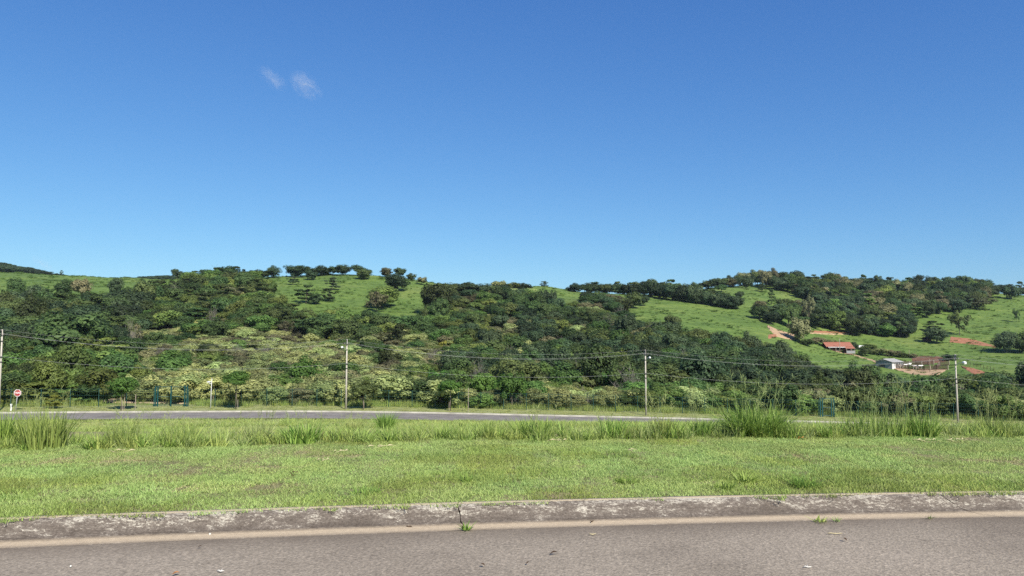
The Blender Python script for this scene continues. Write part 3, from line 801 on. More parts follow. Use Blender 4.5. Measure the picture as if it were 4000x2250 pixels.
# ------------------------------------------------------------------ trees that stand apart (base pixel, top pixel, crown width in pixels of the photo)
def lone(px, base, top, wpx, kind, leaf, label, var, lo=240, hi=520, name='pasture_tree', group=None, bark='bark', sink=.15):
    p = land_pt(px, base, lo, hi)
    s = p.y/F
    return plant(name, kind, var, (p.x, p.y, p.z-sink), (base-top)*s*1.03+sink, wpx*s, var*1.7, leaf, label, 'tree', group, bark)
D, B = 'leaf_dark', 'leaf_blue'
LONE = [
 (1064, 1086, 1037, 58, 'broad', B, 'dark round tree at the upper left end of the bare hilltop'),
 (1020, 1092, 1052, 60, 'broad', D, 'low dark tree just left of the bare hilltop'),
 (1142, 1113, 1070, 48, 'tier', B, 'small layered tree standing alone below the hilltop tree row with a dark shadow'),
 (1212, 1095, 1055, 45, 'broad', B, 'small dark tree in front of the hilltop row, over its own shadow'),
 (1151, 1083, 1036, 78, 'broad', B, 'wide dark tree at the left end of the hilltop row'),
 (1205, 1080, 1040, 56, 'dome', D, 'second dark tree of the hilltop row from its left end'),
 (1254, 1078, 1035, 70, 'broad', B, 'third dark tree of the hilltop row, tall and dense'),
 (1298, 1076, 1041, 48, 'dome', D, 'fourth tree of the hilltop row, lower than its neighbours'),
 (1335, 1075, 1033, 62, 'broad', B, 'right end tree of the hilltop row on the skyline'),
 (1402, 1076, 1034, 62, 'dome', B, 'domed skyline tree standing on the crest right of the hilltop row'),
 (1420, 1093, 1052, 58, 'broad', D, 'dark tree just below the crest in front of the domed skyline tree'),
 (1194, 1187, 1113, 90, 'tier', D, 'umbrella-shaped tree with forked trunk on the lower hilltop pasture'),
 (1232, 1190, 1150, 50, 'broad', B, 'small dark tree beside the umbrella-shaped tree'),
 (1296, 1134, 1083, 58, 'tier', B, 'upper of two stacked dark trees in the middle of the hilltop pasture'),
 (1284, 1178, 1127, 64, 'tier', D, 'lower of two stacked dark trees in the middle of the hilltop pasture'),
 (1508, 1084, 1045, 46, 'broad', 'leaf_brown', 'brownish tree on the skyline right of the bare hilltop'),
 (1563, 1080, 1040, 46, 'dome', B, 'narrow dark skyline tree right of the brownish tree'),
 (1546, 1138, 1072, 96, 'broad', B, 'large dark tree clump on the right flank of the bare hilltop'),
 (1606, 1097, 1067, 40, 'broad', D, 'small dark skyline tree on the right flank of the hilltop'),
 (1646, 1113, 1082, 38, 'dome', 'leaf_brown', 'last small greyish tree down the right flank of the hilltop'),
 (1490, 1205, 1115, 120, 'broad', 'leaf_mid', 'tall leafy tree at the edge of the wood in front of the hilltop'),
 (1470, 1250, 1165, 90, 'airy', 'leaf_brown', 'half-bare reddish tree at the wood edge in front of the hilltop'),
 (1700, 1235, 1110, 110, 'broad', D, 'tall dark tree at the wood edge right of the hilltop'),
 (1835, 1165, 1107, 150, 'dome', B, 'wide dark flat-topped tree on the skyline below the crest'),
 (1955, 1150, 1098, 70, 'dome', 'leaf_olive', 'pale olive tree on the skyline left of the knoll'),
 (2127, 1122, 1098, 38, 'tier', D, 'small tree alone on top of the grassy knoll'),
 (58, 1175, 1083, 62, 'broad', D, 'tall dark tree rising before the far left pasture'),
 (248, 1170, 1090, 62, 'broad', D, 'round dark tree rising before the middle of the left pasture'),
 (318, 1175, 1090, 66, 'dome', 'leaf_brown', 'olive-brown domed tree before the left pasture'),
 (446, 1160, 1085, 52, 'broad', B, 'narrow tree silhouetted against the left pasture'),
 (551, 1160, 1090, 54, 'broad', B, 'narrow dark tree at the right end of the left pasture'),
 (233, 1074, 1053, 15, 'tier', D, 'tiny lone tree on the crest of the left pasture'),
 (215, 1074, 1066, 14, 'shrub', D, 'tiny bush-like tree on the left pasture crest'),
 (687, 1089, 1047, 44, 'broad', B, 'rounded tree standing out on the skyline left of the wood'),
 (753, 1094, 1058, 48, 'tier', D, 'flat-topped skyline tree right of the rounded one'),
 (804, 1092, 1053, 54, 'broad', D, 'bushy skyline tree above the wood'),
 (856, 1094, 1060, 50, 'dome', 'leaf_brown', 'brownish low skyline tree above the wood'),
 (924, 1088, 1040, 54, 'tier', B, 'tall layered skyline tree above the wood'),
 (980, 1092, 1062, 50, 'dome', D, 'low dark skyline tree left of the hilltop row'),
 (2475, 1205, 1140, 72, 'broad', D, 'dark tree standing below the hedge row on the right pasture'),
 (2512, 1195, 1155, 44, 'dome', B, 'small dark tree right beside the one below the hedge row'),
 (2820, 1140, 1110, 46, 'dome', D, 'small round tree on the upper pasture above the hedge row'),
 (2916, 1127, 1075, 62, 'broad', B, 'dark tree with shadow on the upper pasture right of the hedge row'),
 (2978, 1140, 1105, 34, 'shrub', D, 'little bushy tree on the upper right pasture'),
 (2892, 1170, 1138, 40, 'shrub', B, 'little round tree at the right end of the hedge row'),
 (3015, 1192, 1130, 32, 'tier', D, 'slim tree on the grassy patch left of the big right wood'),
 (3160, 1268, 1150, 48, 'airy', 'leaf_brown', 'tall grey slim tree beside the big right wood'),
 (3080, 1278, 1190, 84, 'dome', D, 'wide dark tree above the bend of the dirt track'),
 (3010, 1268, 1215, 70, 'dome', B, 'dark tree left above the dirt track'),
 (3120, 1340, 1240, 80, 'broad', 'leaf_brown', 'grey-green tree standing at the dirt track bend'),
 (3275, 1112, 1055, 28, 'tier', B, 'tall slim tree sticking up alone from the right skyline'),
 (3460, 1312, 1245, 92, 'broad', B, 'broad dark tree at the lower edge of the right wood'),
 (3540, 1322, 1268, 64, 'dome', B, 'dark tree at the tip of the right wood by the grass track'),
 (3655, 1342, 1282, 78, 'broad', B, 'dark tree left of the red soil cut on the right slope'),
 (3645, 1298, 1255, 66, 'tier', D, 'layered tree above the dark tree near the red soil cut'),
 (3745, 1310, 1215, 78, 'airy', D, 'tall feathery tree in the middle of the right pasture'),
 (3745, 1222, 1170, 60, 'broad', B, 'dark tree below the wood on the right pasture'),
 (3840, 1212, 1163, 92, 'airy', 'leaf_brown', 'spreading greyish tree on the right pasture below the wood'),
 (3970, 1258, 1205, 26, 'airy', D, 'thin small tree alone on the right pasture'),
 (3925, 1378, 1295, 86, 'broad', B, 'large dark tree right of the red soil cut, left of its twin'),
 (3985, 1380, 1300, 90, 'broad', D, 'large dark twin tree at the right picture edge'),
 (3955, 1170, 1115, 62, 'broad', B, 'dark tree with long shadow on the far right ridge'),
 (3992, 1155, 1100, 40, 'tier', D, 'flat-topped tree at the far right end of the skyline'),
 (3700, 1408, 1382, 60, 'shrub', B, 'dark bush-like tree behind the corral near the red bank'),
]
for i, (px, b, t, w, k, lf, lab) in enumerate(LONE):
    lone(px, b, t, w, k, lf, lab, i, lo=300 if px < 2400 or b < 1230 else 262)

# hedge row of trees on the right pasture, and the big right wood: trees by ground pixel
def poly_in(px, py, poly):
    c = False; j = len(poly)-1
    for i in range(len(poly)):
        xi, yi = poly[i]; xj, yj = poly[j]
        if (yi > py) != (yj > py) and px < (xj-xi)*(py-yi)/(yj-yi)+xi: c = not c
        j = i
    return c
r_ = np.random.default_rng(5)
far_rest = []; n_h = 0
hedge = []
for q in np.linspace(0, 1, 24):
    for row in range(2):
        px = 2250+ (2870-2250)*q + r_.normal()*6
        base = np.interp(px, [2250, 2440, 2560, 2700, 2860], [1141, 1150, 1163, 1183, 1208]) - row*10
        if row == 1 and px < 2400: continue
        hgt = np.interp(px, [2250, 2420, 2480, 2560, 2700, 2860], [34, 46, 50, 62, 64, 50])*r_.uniform(.8, 1.12)
        hedge.append((px, base, base-hgt, 58*r_.uniform(.8, 1.25)))
def rz_(px): return 'beside the knoll' if px < 2360 else 'at its thin left part' if px < 2480 else 'left of its middle' if px < 2600 else 'right of its middle' if px < 2720 else 'at its lower right end'
for i, (px, b, t, w) in enumerate(hedge):
    lone(px, b, t, w, ('broad', 'dome', 'broad', 'tier')[i % 4], (B, D)[i % 2], '%s dark tree of the long tree row, %s' % (SHAPE[('broad', 'dome', 'broad', 'tier')[i % 4]], rz_(px)), i, lo=330, name='row_tree', group='%s trees of the row across the right pasture, %s' % (SHAPE[('broad', 'dome', 'broad', 'tier')[i % 4]], rz_(px)), sink=.6)
for i in range(16):
    px = 2740+21*i+r_.normal()*5; b = np.interp(px, [2740, 2980, 3080], [1132, 1112, 1110])
    lone(px, b, b-r_.uniform(.8, 1.15)*np.interp(px, [2740, 2860, 2920, 3080], [30, 42, 60, 56]), r_.uniform(42, 66), ('dome', 'broad')[i % 2], (B, D, 'leaf_brown')[i % 3], 'dark tree on the skyline between tree row and right wood', i, lo=380, name='ridge_tree', group='skyline trees left of the right wood')
WPOLY = [(2960, 1112), (3300, 1112), (3600, 1118), (3870, 1126), (3875, 1160), (3830, 1200), (3650, 1232), (3560, 1262), (3545, 1322), (3440, 1325), (3330, 1312), (3190, 1288), (3165, 1250), (3205, 1215), (3120, 1150), (3000, 1128)]
cand = []
tries = 0
while len(cand) < 330 and tries < 60000:
    tries += 1
    px = r_.uniform(2960, 3875); py = r_.uniform(1110, 1322)
    if not poly_in(px, py, WPOLY): continue
    p = land_pt(px, py, 300, 505)
    if all((p.x-q[0].x)**2+(p.y-q[0].y)**2 > 6.0**2 for q in cand): cand.append((p, px, py))
def wz(px, py):
    a = 'skyline' if py < 1150 else 'middle height' if py < 1235 else 'lower edge'
    b = 'above the dirt track' if px < 3200 else 'above the red-roofed house' if px < 3400 else 'above the barn' if px < 3620 else 'above the red soil cut'
    return a + ' ' + b
for i, (p, px, py) in enumerate(cand):
    h = r_.uniform(7, 11.5) if py > 1126 else r_.uniform(5, 11); w = r_.uniform(7, 11.5)
    kind = ('broad', 'dome', 'broad', 'tier')[int(r_.integers(0, 4))]; lf = (B, D, B, D, B, D, 'leaf_mid', 'leaf_brown')[int(r_.integers(0, 8))]
    if i < 110: plant('far_tree', kind, i, (p.x, p.y, p.z-.3), h, w, i*1.3, lf, '%s %s tree of the right ridge wood, %s' % (SHAPE[kind], COLOUR[lf], wz(px, py)), 'tree', '%s %s trees of the right ridge wood, %s' % (SHAPE[kind], COLOUR[lf], wz(px, py)))
    else: far_rest.append((p, h, w, kind, lf, i))
print('right wood', len(cand))
# the loose stand of trees left of the dirt track
q_ = []
while len(q_) < 20:
    px = r_.uniform(2960, 3170); py = r_.uniform(1200, 1288)
    if not poly_in(px, py, [(2965, 1205), (3060, 1196), (3140, 1215), (3172, 1262), (3100, 1284), (3050, 1268), (2965, 1250)]): continue
    p = land_pt(px, py, 300, 505)
    if all((p-a).length > 5 for a in q_): q_.append(p)
for i, p in enumerate(q_):
    plant('track_tree', ('dome', 'broad', 'shrub')[i % 3], i, (p.x, p.y, p.z-.3), r_.uniform(4, 7), r_.uniform(5.5, 8.5), i*1.9, (D, B, 'leaf_brown')[i % 3 if i % 2 else 0], 'tree of the loose dark stand just above the dirt track bend', 'tree', 'trees of the loose stand above the dirt track')
# far right ridge and thin line beyond
for i in range(14):
    px = 3870+i*16; b = np.interp(px, [3870, 4090], [1138, 1160])
    p = land_pt(px, b, 420, 515); far_rest.append((p, r_.uniform(4, 8), r_.uniform(5, 9), ('broad', 'tier')[i % 2], B, i))
# distant wood on the hill beyond the left pasture
for i in range(170):
    px = r_.uniform(-260, 225); Y = r_.uniform(690, 860); X = (px-2000)/F*Y
    top = np.interp(px, [-260, 0, 60, 120, 200, 225], [1000, 1022, 1036, 1046, 1064, 1070])
    z = gz(X, Y); hmax = float(z_of(top, Y))-z
    if hmax < 2: continue
    far_rest.append((Vector((X, Y, z)), min(hmax, 14)*r_.uniform(.6, 1.0), r_.uniform(9, 14), ('broad', 'dome')[i % 2], B, i))
for i in range(46):
    px = r_.uniform(490, 730); Y = r_.uniform(760, 830); X = (px-2000)/F*Y; z = gz(X, Y)
    top = np.interp(px, [490, 560, 640, 730], [1088, 1078, 1072, 1080]); hmax = float(z_of(top, Y))-z
    far_rest.append((Vector((X, Y, z)), max(2.5, min(hmax, 12))*r_.uniform(.7, 1.0), r_.uniform(8, 13), ('broad', 'dome')[i % 2], B, i))
protos = []; ix = {}; pts = []
for (p, h, w, kind, lf, var) in far_rest:
    var %= len(PLANT[kind]); key = (kind, lf, var)
    if key not in ix: ix[key] = len(protos); protos.append(proto('foliage_'+kind, PLANT[kind][var][0], M[lf]))
    pts.append((p.x, p.y, p.z-.3, w, h, var*1.1, ix[key]))
scatter('distant_wood', pts, protos, 'distant treetops of the ridge woods merging into one mass', 'wood')

# shrubs along the farm terraces
FB = [(3390, 1372, 1345, 60, 'leaf_mid', 'green bush right of the red-roofed house'), (3375, 1390, 1360, 50, 'leaf_dark', 'dark bush below the white tarpaulin roof'),
      (3430, 1388, 1360, 70, 'leaf_olive', 'pale olive bush above the barn path'), (3480, 1392, 1366, 60, 'leaf_brown', 'brownish bush behind the grey barn'),
      (3520, 1396, 1376, 50, 'leaf_dark', 'dark bush close behind the barn roof'), (3555, 1398, 1382, 44, 'leaf_brown', 'low brownish bush above the red bank'),
      (3190, 1345, 1318, 66, 'leaf_brown', 'brownish bush below the dirt track'), (3240, 1350, 1326, 60, 'leaf_olive', 'olive bush left above the red-roofed house'),
      (3150, 1355, 1325, 50, 'leaf_dark', 'dark bush at the foot of the track bend'), (3410, 1455, 1425, 40, 'leaf_dark', 'dark bush left of the grey barn'),
      (3335, 1375, 1336, 30, 'leaf_blue', 'dark spiky palm-like bush at the right end of the red roof'), (3620, 1325, 1300, 40, 'leaf_mid', 'green bush above the little shed')]
for i, (px, b, t, w, lf, lab) in enumerate(FB):
    p = land_pt(px, b, 262); s = p.y/F
    plant('farm_bush', 'shrub', i, (p.x, p.y, p.z-.1), (b-t)*s*1.05, w*s, i*2.1, lf, lab, 'bush')

# ------------------------------------------------------------------ plants one can pick out along the far verge
def verge_plant(px, base, top, wpx, Y, kind, leaf, label, name, cat, var, bark='bark', hs=1.0):
    X = (px-2000)/F*Y; z = gz(X, Y); s = Y/F
    ztop = float(z_of(top, Y))
    return plant(name, kind, var, (X, Y, z-.04), (ztop-z+.04)*hs, wpx*s, var*1.3, leaf, label, cat, None, bark)
def street_tree(px, top, wpx, crown_bottom, leaf, label, var, off=1.6):
    X0 = (px-2000)/F*94; Y = float(FK(X0))+off; X = (px-2000)/F*Y; z = float(FZ(X))+.13; s = Y/F
    zt = float(z_of(top, Y)); zb = float(z_of(crown_bottom, Y)); h = zt-zb
    root = empty('street_tree', (X, Y, z), var); tag(root, label, 'tree', None)
    cm, tm = PLANT['dome'][var % 4]
    c = link('crown', cm, root); set_obj_mat(c, M[leaf]); c.scale = (wpx*s, wpx*s, h*1.12); c.location = (0, 0, zb-z-h*.12)
    mb = MB(); mb.tube([(0, 0, -.2), (.03, .02, (zb-z)*.6), (0, .03, zb-z+h*.35)], [.06, .05, .04], 7)
    mb.build('trunk', M['bark'], root, True)
    st = MB(); st.tube([(.22, -.1, -.2), (.2, -.08, 1.2)], .03, 5); st.build('stake', M['wood_pale'], root)
street_tree(485, 1468, 98, 1560, 'leaf_bright', 'young dense green street tree with low dark crown left of the green gate', 0)
street_tree(930, 1447, 96, 1512, 'leaf_bright', 'young street tree with flat green crown right of the green gate', 1)
street_tree(1425, 1485, 102, 1552, 'leaf_dark', 'young dark street tree just right of the second power pole', 2)
street_tree(1762, 1482, 92, 1540, 'leaf_bright', 'young bright green street tree between second and third power pole', 3)
VP = [
 (1195, 1560, 1385, 140, 124, 'broad', 'leaf_bright', 'large fresh green tree amid olive scrub left of the second power pole', 'scrub_tree', 'tree', 'bark'),
 (270, 1470, 1205, 250, 178, 'broad', 'leaf_dark', 'very large green tree towering above the left scrub', 'scrub_tree', 'tree', 'bark'),
 (680, 1500, 1362, 130, 150, 'dome', 'leaf_mid', 'round green tree amid pale scrub above the green gate', 'scrub_tree', 'tree', 'bark'),
 (1720, 1560, 1440, 90, 116, 'dome', 'leaf_bright', 'bright green leafy tree at the foot of the slope left of the third power pole', 'scrub_tree', 'tree', 'bark'),
 (640, 1590, 1470, 110, 104, 'bare', 'twig', 'leafless pale tree behind the green gate', 'bare_tree', 'tree', 'bark_pale'),
 (1035, 1588, 1480, 70, 104, 'bare', 'twig', 'leafless pale sapling behind the fence left of the second power pole', 'bare_tree', 'tree', 'bark_pale'),
 (2450, 1570, 1430, 150, 122, 'bare', 'twig', 'wide bare grey bush left of the third power pole', 'bare_bush', 'bush', 'bark'),
 (2650, 1605, 1500, 200, 112, 'shrub', 'leaf_olive', 'wide pale olive bush right of the third power pole', 'scrub_bush', 'bush', 'bark'),
 (2070, 1590, 1485, 120, 110, 'shrub', 'leaf_mid', 'green leafy bush at the fence in the middle of the street', 'scrub_bush', 'bush', 'bark'),
 (420, 1580, 1430, 60, 112, 'tier', 'leaf_mid', 'slim young tree beside the little clearing track', 'scrub_tree', 'tree', 'bark_pale'),
 (225, 1600, 1540, 75, 88, 'tier', 'leaf_yellow', 'small yellow-green sapling right of the stop sign', 'sapling', 'tree', 'bark_pale'),
 (40, 1600, 1552, 70, 90, 'shrub', 'leaf_yellow', 'low yellow-green bush behind the stop sign', 'scrub_bush', 'bush', 'bark'),
 (3800, 1640, 1560, 110, 104, 'dome', 'leaf_bright', 'dense green bush right of the last power pole', 'scrub_bush', 'bush', 'bark'),
 (3890, 1590, 1520, 120, 118, 'airy', 'leaf_brown', 'brown twiggy bush above the blue skip', 'scrub_bush', 'bush', 'bark'),
 (1100, 1545, 1455, 60, 122, 'shrub', 'leaf_yellow', 'small yellow-green bush left of the large fresh green tree', 'scrub_bush', 'bush', 'bark'),
]
for i, (px, b, t, w, Y, k, lf, lab, nm, cat, bk) in enumerate(VP):
    verge_plant(px, b, t, w, Y, k, lf, lab, nm, cat, i, bk)

# ------------------------------------------------------------------ bare soil: sheets lying on the land
def soil(name, top, bot, mat, label_lo=262, n=40, rows=7, lift=.12, Yfix=None, kind='structure'):
    tx = [p[0] for p in top]; ty = [p[1] for p in top]; bx = [p[0] for p in bot]; by = [p[1] for p in bot]
    V = []
    for j in range(rows):
        q = j/(rows-1)
        for i in range(n):
            t = i/(n-1)
            a = np.array([np.interp(t, np.linspace(0, 1, len(tx)), tx), np.interp(t, np.linspace(0, 1, len(ty)), ty)])
            b = np.array([np.interp(t, np.linspace(0, 1, len(bx)), bx), np.interp(t, np.linspace(0, 1, len(by)), by)])
            e = .10*math.sin(i*1.7+j)+.08*math.sin(i*.83+2*j)
            qq = q + e*(1-abs(2*q-1))*.5 + (e*.25 if j in (0, rows-1) else 0)
            p = a*qq+b*(1-qq)
            g = land_pt(p[0]+2*math.sin(j*3.1+i), p[1], label_lo, 520)
            V.append((g.x, g.y, g.z + (lift if 0 < j < rows-1 and 0 < i < n-1 else -.06)))
    idx = np.arange(rows*n).reshape(rows, n)
    Fc = np.stack([idx[:-1, :-1], idx[:-1, 1:], idx[1:, 1:], idx[1:, :-1]], -1).reshape(-1, 4)
    return tag(link(name, np_mesh(name, np.array(V), Fc, None, True), mat=mat), kind=kind)
soil('dirt_track', [(2996, 1270), (3035, 1286), (3104, 1304)], [(2996, 1280), (3030, 1318), (3100, 1333)], M['tan_soil'])
soil('red_bank', [(2998, 1308), (3034, 1302)], [(2998, 1324), (3036, 1318)], M['red_soil'], n=12, rows=5)
soil('red_terrace', [(3158, 1291), (3240, 1294), (3345, 1300)], [(3160, 1300), (3250, 1303), (3348, 1306)], M['red_soil'], rows=5)
soil('tan_terrace', [(3160, 1300), (3250, 1303), (3346, 1306)], [(3162, 1304), (3250, 1309), (3340, 1310)], M['tan_soil'], rows=5, lift=.2)
soil('red_cut', [(3708, 1315), (3780, 1321), (3882, 1351)], [(3704, 1339), (3790, 1347), (3888, 1359)], M['red_soil'])
soil('farm_yard', [(3466, 1437), (3560, 1440), (3700, 1440)], [(3490, 1444), (3560, 1466), (3650, 1470)], M['tan_soil'], lift=.15)
soil('farm_path', [(3262, 1371), (3330, 1385), (3400, 1405), (3474, 1437)], [(3258, 1375), (3326, 1389), (3396, 1409), (3470, 1441)], M['tan_soil'], n=50, rows=4, lift=.2)
soil('red_slope', [(3556, 1396), (3610, 1388), (3660, 1392), (3690, 1402)], [(3552, 1416), (3600, 1424), (3660, 1420), (3688, 1414)], M['shaded_soil'], rows=8)
soil('red_gully', [(3742, 1428), (3790, 1437), (3842, 1454)], [(3748, 1434), (3790, 1463), (3838, 1461)], M['red_soil'], n=24)
soil('sandy_clearing', [(425, 1566), (600, 1570), (752, 1573)], [(430, 1583), (600, 1584), (750, 1583)], M['sand_soil'], label_lo=96, rows=5, lift=.14)
soil('clearing_track', [(425, 1530), (452, 1528)], [(434, 1568), (500, 1568)], M['sand_soil'], label_lo=98, n=10, rows=8, lift=.14)

# ------------------------------------------------------------------ power poles and their wires
POLES = [(12, 84.6), (1357, 94.4), (2519, 97.7), (3725, 95.8)]
TOPS = [1287, 1325, 1366, 1384]
pole_at = []
def power_pole(px, Y, top, label, lamp_side):
    X = (px-2000)/F*Y; z = float(FZ(X))+.13+.02*(Y-float(FK(X))); H = float(z_of(top, Y))-z
    root = empty('power_pole', (X, Y, z)); tag(root, label, 'power pole', 'concrete power poles along the far street')
    MB().tube([(0, 0, -.3), (0, 0, H*.5), (0, 0, H)], [.125, .098, .072], 12).build('shaft', M['concrete_pole'], root, True)
    br = MB(); br.box((0, -.09, H-.42), (.05, .08, .7)); br.box((0, -.14, H-.62), (.50, .05, .05)); br.build('bracket', M['metal_dark'], root)
    for dx, dz in ((-.28, -.55), (.28, -.55), (0, -.12)):
        m = MB(); zz = H+dz
        m.tube([(dx, -.15, zz-.06), (dx, -.15, zz-.02), (dx, -.15, zz), (dx, -.15, zz+.03), (dx, -.15, zz+.05), (dx, -.15, zz+.10)], [.035, .075, .045, .07, .045, .03], 8)
        m.build('insulator', M['insulator'], root, True)
    for dz in (-1.3, -3.1, -3.6):
        MB().tube([(0, 0, H+dz-.05), (0, 0, H+dz+.05)], .125+.006*-dz, 12).build('clamp', M['metal_dark'], root)
    arm = MB(); arm.tube([(0, -.08, H-1.35), (lamp_side*.12, -.45, H-1.10), (lamp_side*.28, -.9, H-1.02)], .03, 6); ao = arm.build('lamp_arm', M['metal_grey'], root)
    lh = MB(); lx = lamp_side*.34
    lh.tube([(lx, -.85, H-1.00), (lx, -1.0, H-.985), (lx, -1.25, H-.99), (lx, -1.48, H-1.03)], [.05, .13, .14, .05], 8); lh.build('lamp_head', M['lamp_white'], root, True)
    MB().box((0, .0, H-3.0), (.30, .20, .06)).build('cable_bracket', M['metal_dark'], root)
    pole_at.append((X, Y, z, H))
power_pole(*POLES[0], TOPS[0], 'weathered concrete power pole beside the stop sign at the left edge', 1)
power_pole(*POLES[1], TOPS[1], 'slender concrete power pole in front of the olive scrub slope', -1)
power_pole(*POLES[2], TOPS[2], 'concrete power pole right of the bare grey bush', 1)
power_pole(*POLES[3], TOPS[3], 'concrete power pole standing before the farm corral at the right', 1)
def wires():
    ends = [(-96, 72, -5.2, 8.6)] + pole_at + [(96, 92, -9.5, 8.6)]
    specs = [((-.28, -.45), .007, 1.25, 'left of the two side wires of the power line along the far street'),
             ((.28, -.45), .007, 1.35, 'right of the two side wires of the power line along the far street'),
             ((0, -.02), .006, 1.15, 'topmost thin wire of the power line along the far street'),
             ((0, -2.98), .009, 1.05, 'single low cable slung well under the power line wires')]
    for (dx, dz), r, sag, lab in specs:
        pts = []
        for a, b in zip(ends[:-1], ends[1:]):
            for i in range(16):
                t = i/16
                pts.append((a[0]+dx+(b[0]-a[0])*t, a[1]-.16+(b[1]-a[1])*t, a[2]+a[3]+dz+(b[2]+b[3]-a[2]-a[3])*t - sag*4*t*(1-t)))
        e = ends[-1]; pts.append((e[0]+dx, e[1]-.16, e[2]+e[3]+dz))
        o = MB().tube(pts, r, 5).build('overhead_wire', M['wire'], None, True)
        tag(o, lab, 'wire', 'overhead wires along the far street')
wires()

# ------------------------------------------------------------------ fence, gates, sign, lamp post along the far street
def fence_pt(px, off=5.0):
    Y = 94.0
    for _ in range(6): Y = float(FK((px-2000)/F*Y))+off
    X = (px-2000)/F*Y
    return X, Y, float(FZ(X))+.13+.02*off
GATES = [(615, 742), (3195, 3245)]
def fence_run(x0, x1, label):
    root = empty('mesh_fence', (0, 0, 0)); tag(root, label, 'fence', 'green mesh fence runs beyond the far street')
    n = max(1, int(round((x1-x0)/2.9))); P = []
    for i in range(n+1):
        X = x0+(x1-x0)*i/n; Y = float(FK(X))+5.0; z = float(FZ(X))+.22
        P.append(Vector((X, Y, z)))
        link('post', FPOST, root, M['fence_green'], (X, Y, z-.1))
    for a, b in zip(P[:-1], P[1:]):
        m = MB(); d = b-a
        for h in (.08, .45, .9, 1.35, 1.8, 2.1): m.tube([a+Vector((0, -.035, h)), b+Vector((0, -.035, h))], .011 if h < 2 else .02, 3, False)
        for k in range(1, 12):
            q = a+d*(k/12); m.tube([q+Vector((0, -.035, .05)), q+Vector((0, -.035, 2.1))], .006, 3, False)
        m.build('mesh_panel', M['fence_green'], root)
FPOST = MB().tube([(0, 0, 0), (0, 0, 2.3)], .045, 6).mesh('fence_post')
def gate(pxs, label):
    pts = [Vector(fence_pt(p)) for p in pxs]
    root = empty('street_gate', pts[0]); tag(root, label, 'gate', None)
    o0 = pts[0]
    for i, p in enumerate(pts):
        for dx in ((-.14, .14) if i != 1 or len(pts) == 2 else (0,)):
            m = MB(); q = p-o0; m.box((q.x+dx, q.y, 1.2), (.13, .13, 2.55)); m.build('gate_post', M['gate_green'], root)
    for a, b in zip(pts[:-1], pts[1:]):
        qa, qb = a-o0, b-o0
        m = MB()
        for h in (.18, 1.2, 2.38): m.tube([(qa.x+.2, qa.y, qa.z+h), (qb.x-.2, qb.y, qb.z+h)], .035, 6)
        g = m.build('gate_leaf', M['gate_green'], root)
        w = MB()
        for k in range(1, 12):
            t = k/12; w.tube([(qa.x+(qb.x-qa.x)*t, qa.y, qa.z+(qb.z-qa.z)*t+.2), (qa.x+(qb.x-qa.x)*t, qa.y, qa.z+(qb.z-qa.z)*t+2.36)], .005, 3, False)
        w.build('gate_mesh', M['fence_green'], g)
gate([622, 678, 736], 'tall blue-green double gate by the sandy clearing')
gate([3198, 3241], 'blue-green single gate half hidden behind the large right grass clump')
fence_run(-84, fence_pt(612)[0], 'green mesh fence from the stop sign to the double gate')
fence_run(fence_pt(746)[0], fence_pt(3188)[0], 'long green mesh fence from the double gate to the right-hand gate')
fence_run(fence_pt(3250)[0], 84, 'green mesh fence right of the single gate')

def stop_sign():
    X, Y, z = fence_pt(82, .9); root = empty('stop_sign', (X, Y, z), math.radians(6))
    tag(root, 'red octagonal stop sign reading PARE on a thin tilted post', 'sign')
    zc = float(z_of(1535, Y))-z
    MB().tube([(-.16, .05, -.3), (0, .05, zc+.2)], .032, 8).build('post', M['metal_grey'], root, True)
    def octo(R, y0, y1):
        m = MB(); a = [(R*math.sin(math.pi/8+k*math.pi/4), R*math.cos(math.pi/8+k*math.pi/4)) for k in range(8)]
        m.face([(x, y0, zc+q) for x, q in a]); m.face([(x, y1, zc+q) for x, q in reversed(a)])
        for i in range(8):
            (x1, q1), (x2, q2) = a[i], a[(i+1) % 8]; m.face([(x1, y0, zc+q1), (x1, y1, zc+q1), (x2, y1, zc+q2), (x2, y0, zc+q2)])
        return m
    octo(.41, 0, .012).build('rim', M['sign_white'], root)
    pl = octo(.355, -.006, 0.004).build('plate', M['sign_red'], root)
    cu = bpy.data.curves.new('lettering', 'FONT'); cu.body = 'PARE'; cu.align_x = 'CENTER'; cu.align_y = 'CENTER'; cu.size = .27; cu.extrude = .003; cu.offset = .008
    cu.materials.append(M['sign_white'])
    tmp = bpy.data.objects.new('lettering_curve', cu); COL.objects.link(tmp)
    tm = bpy.data.meshes.new_from_object(tmp.evaluated_get(bpy.context.evaluated_depsgraph_get())); bpy.data.objects.remove(tmp)
    t = link('lettering', tm, pl)
    t.location = (0, -.012, zc); t.rotation_euler = (math.pi/2, 0, 0)
stop_sign()
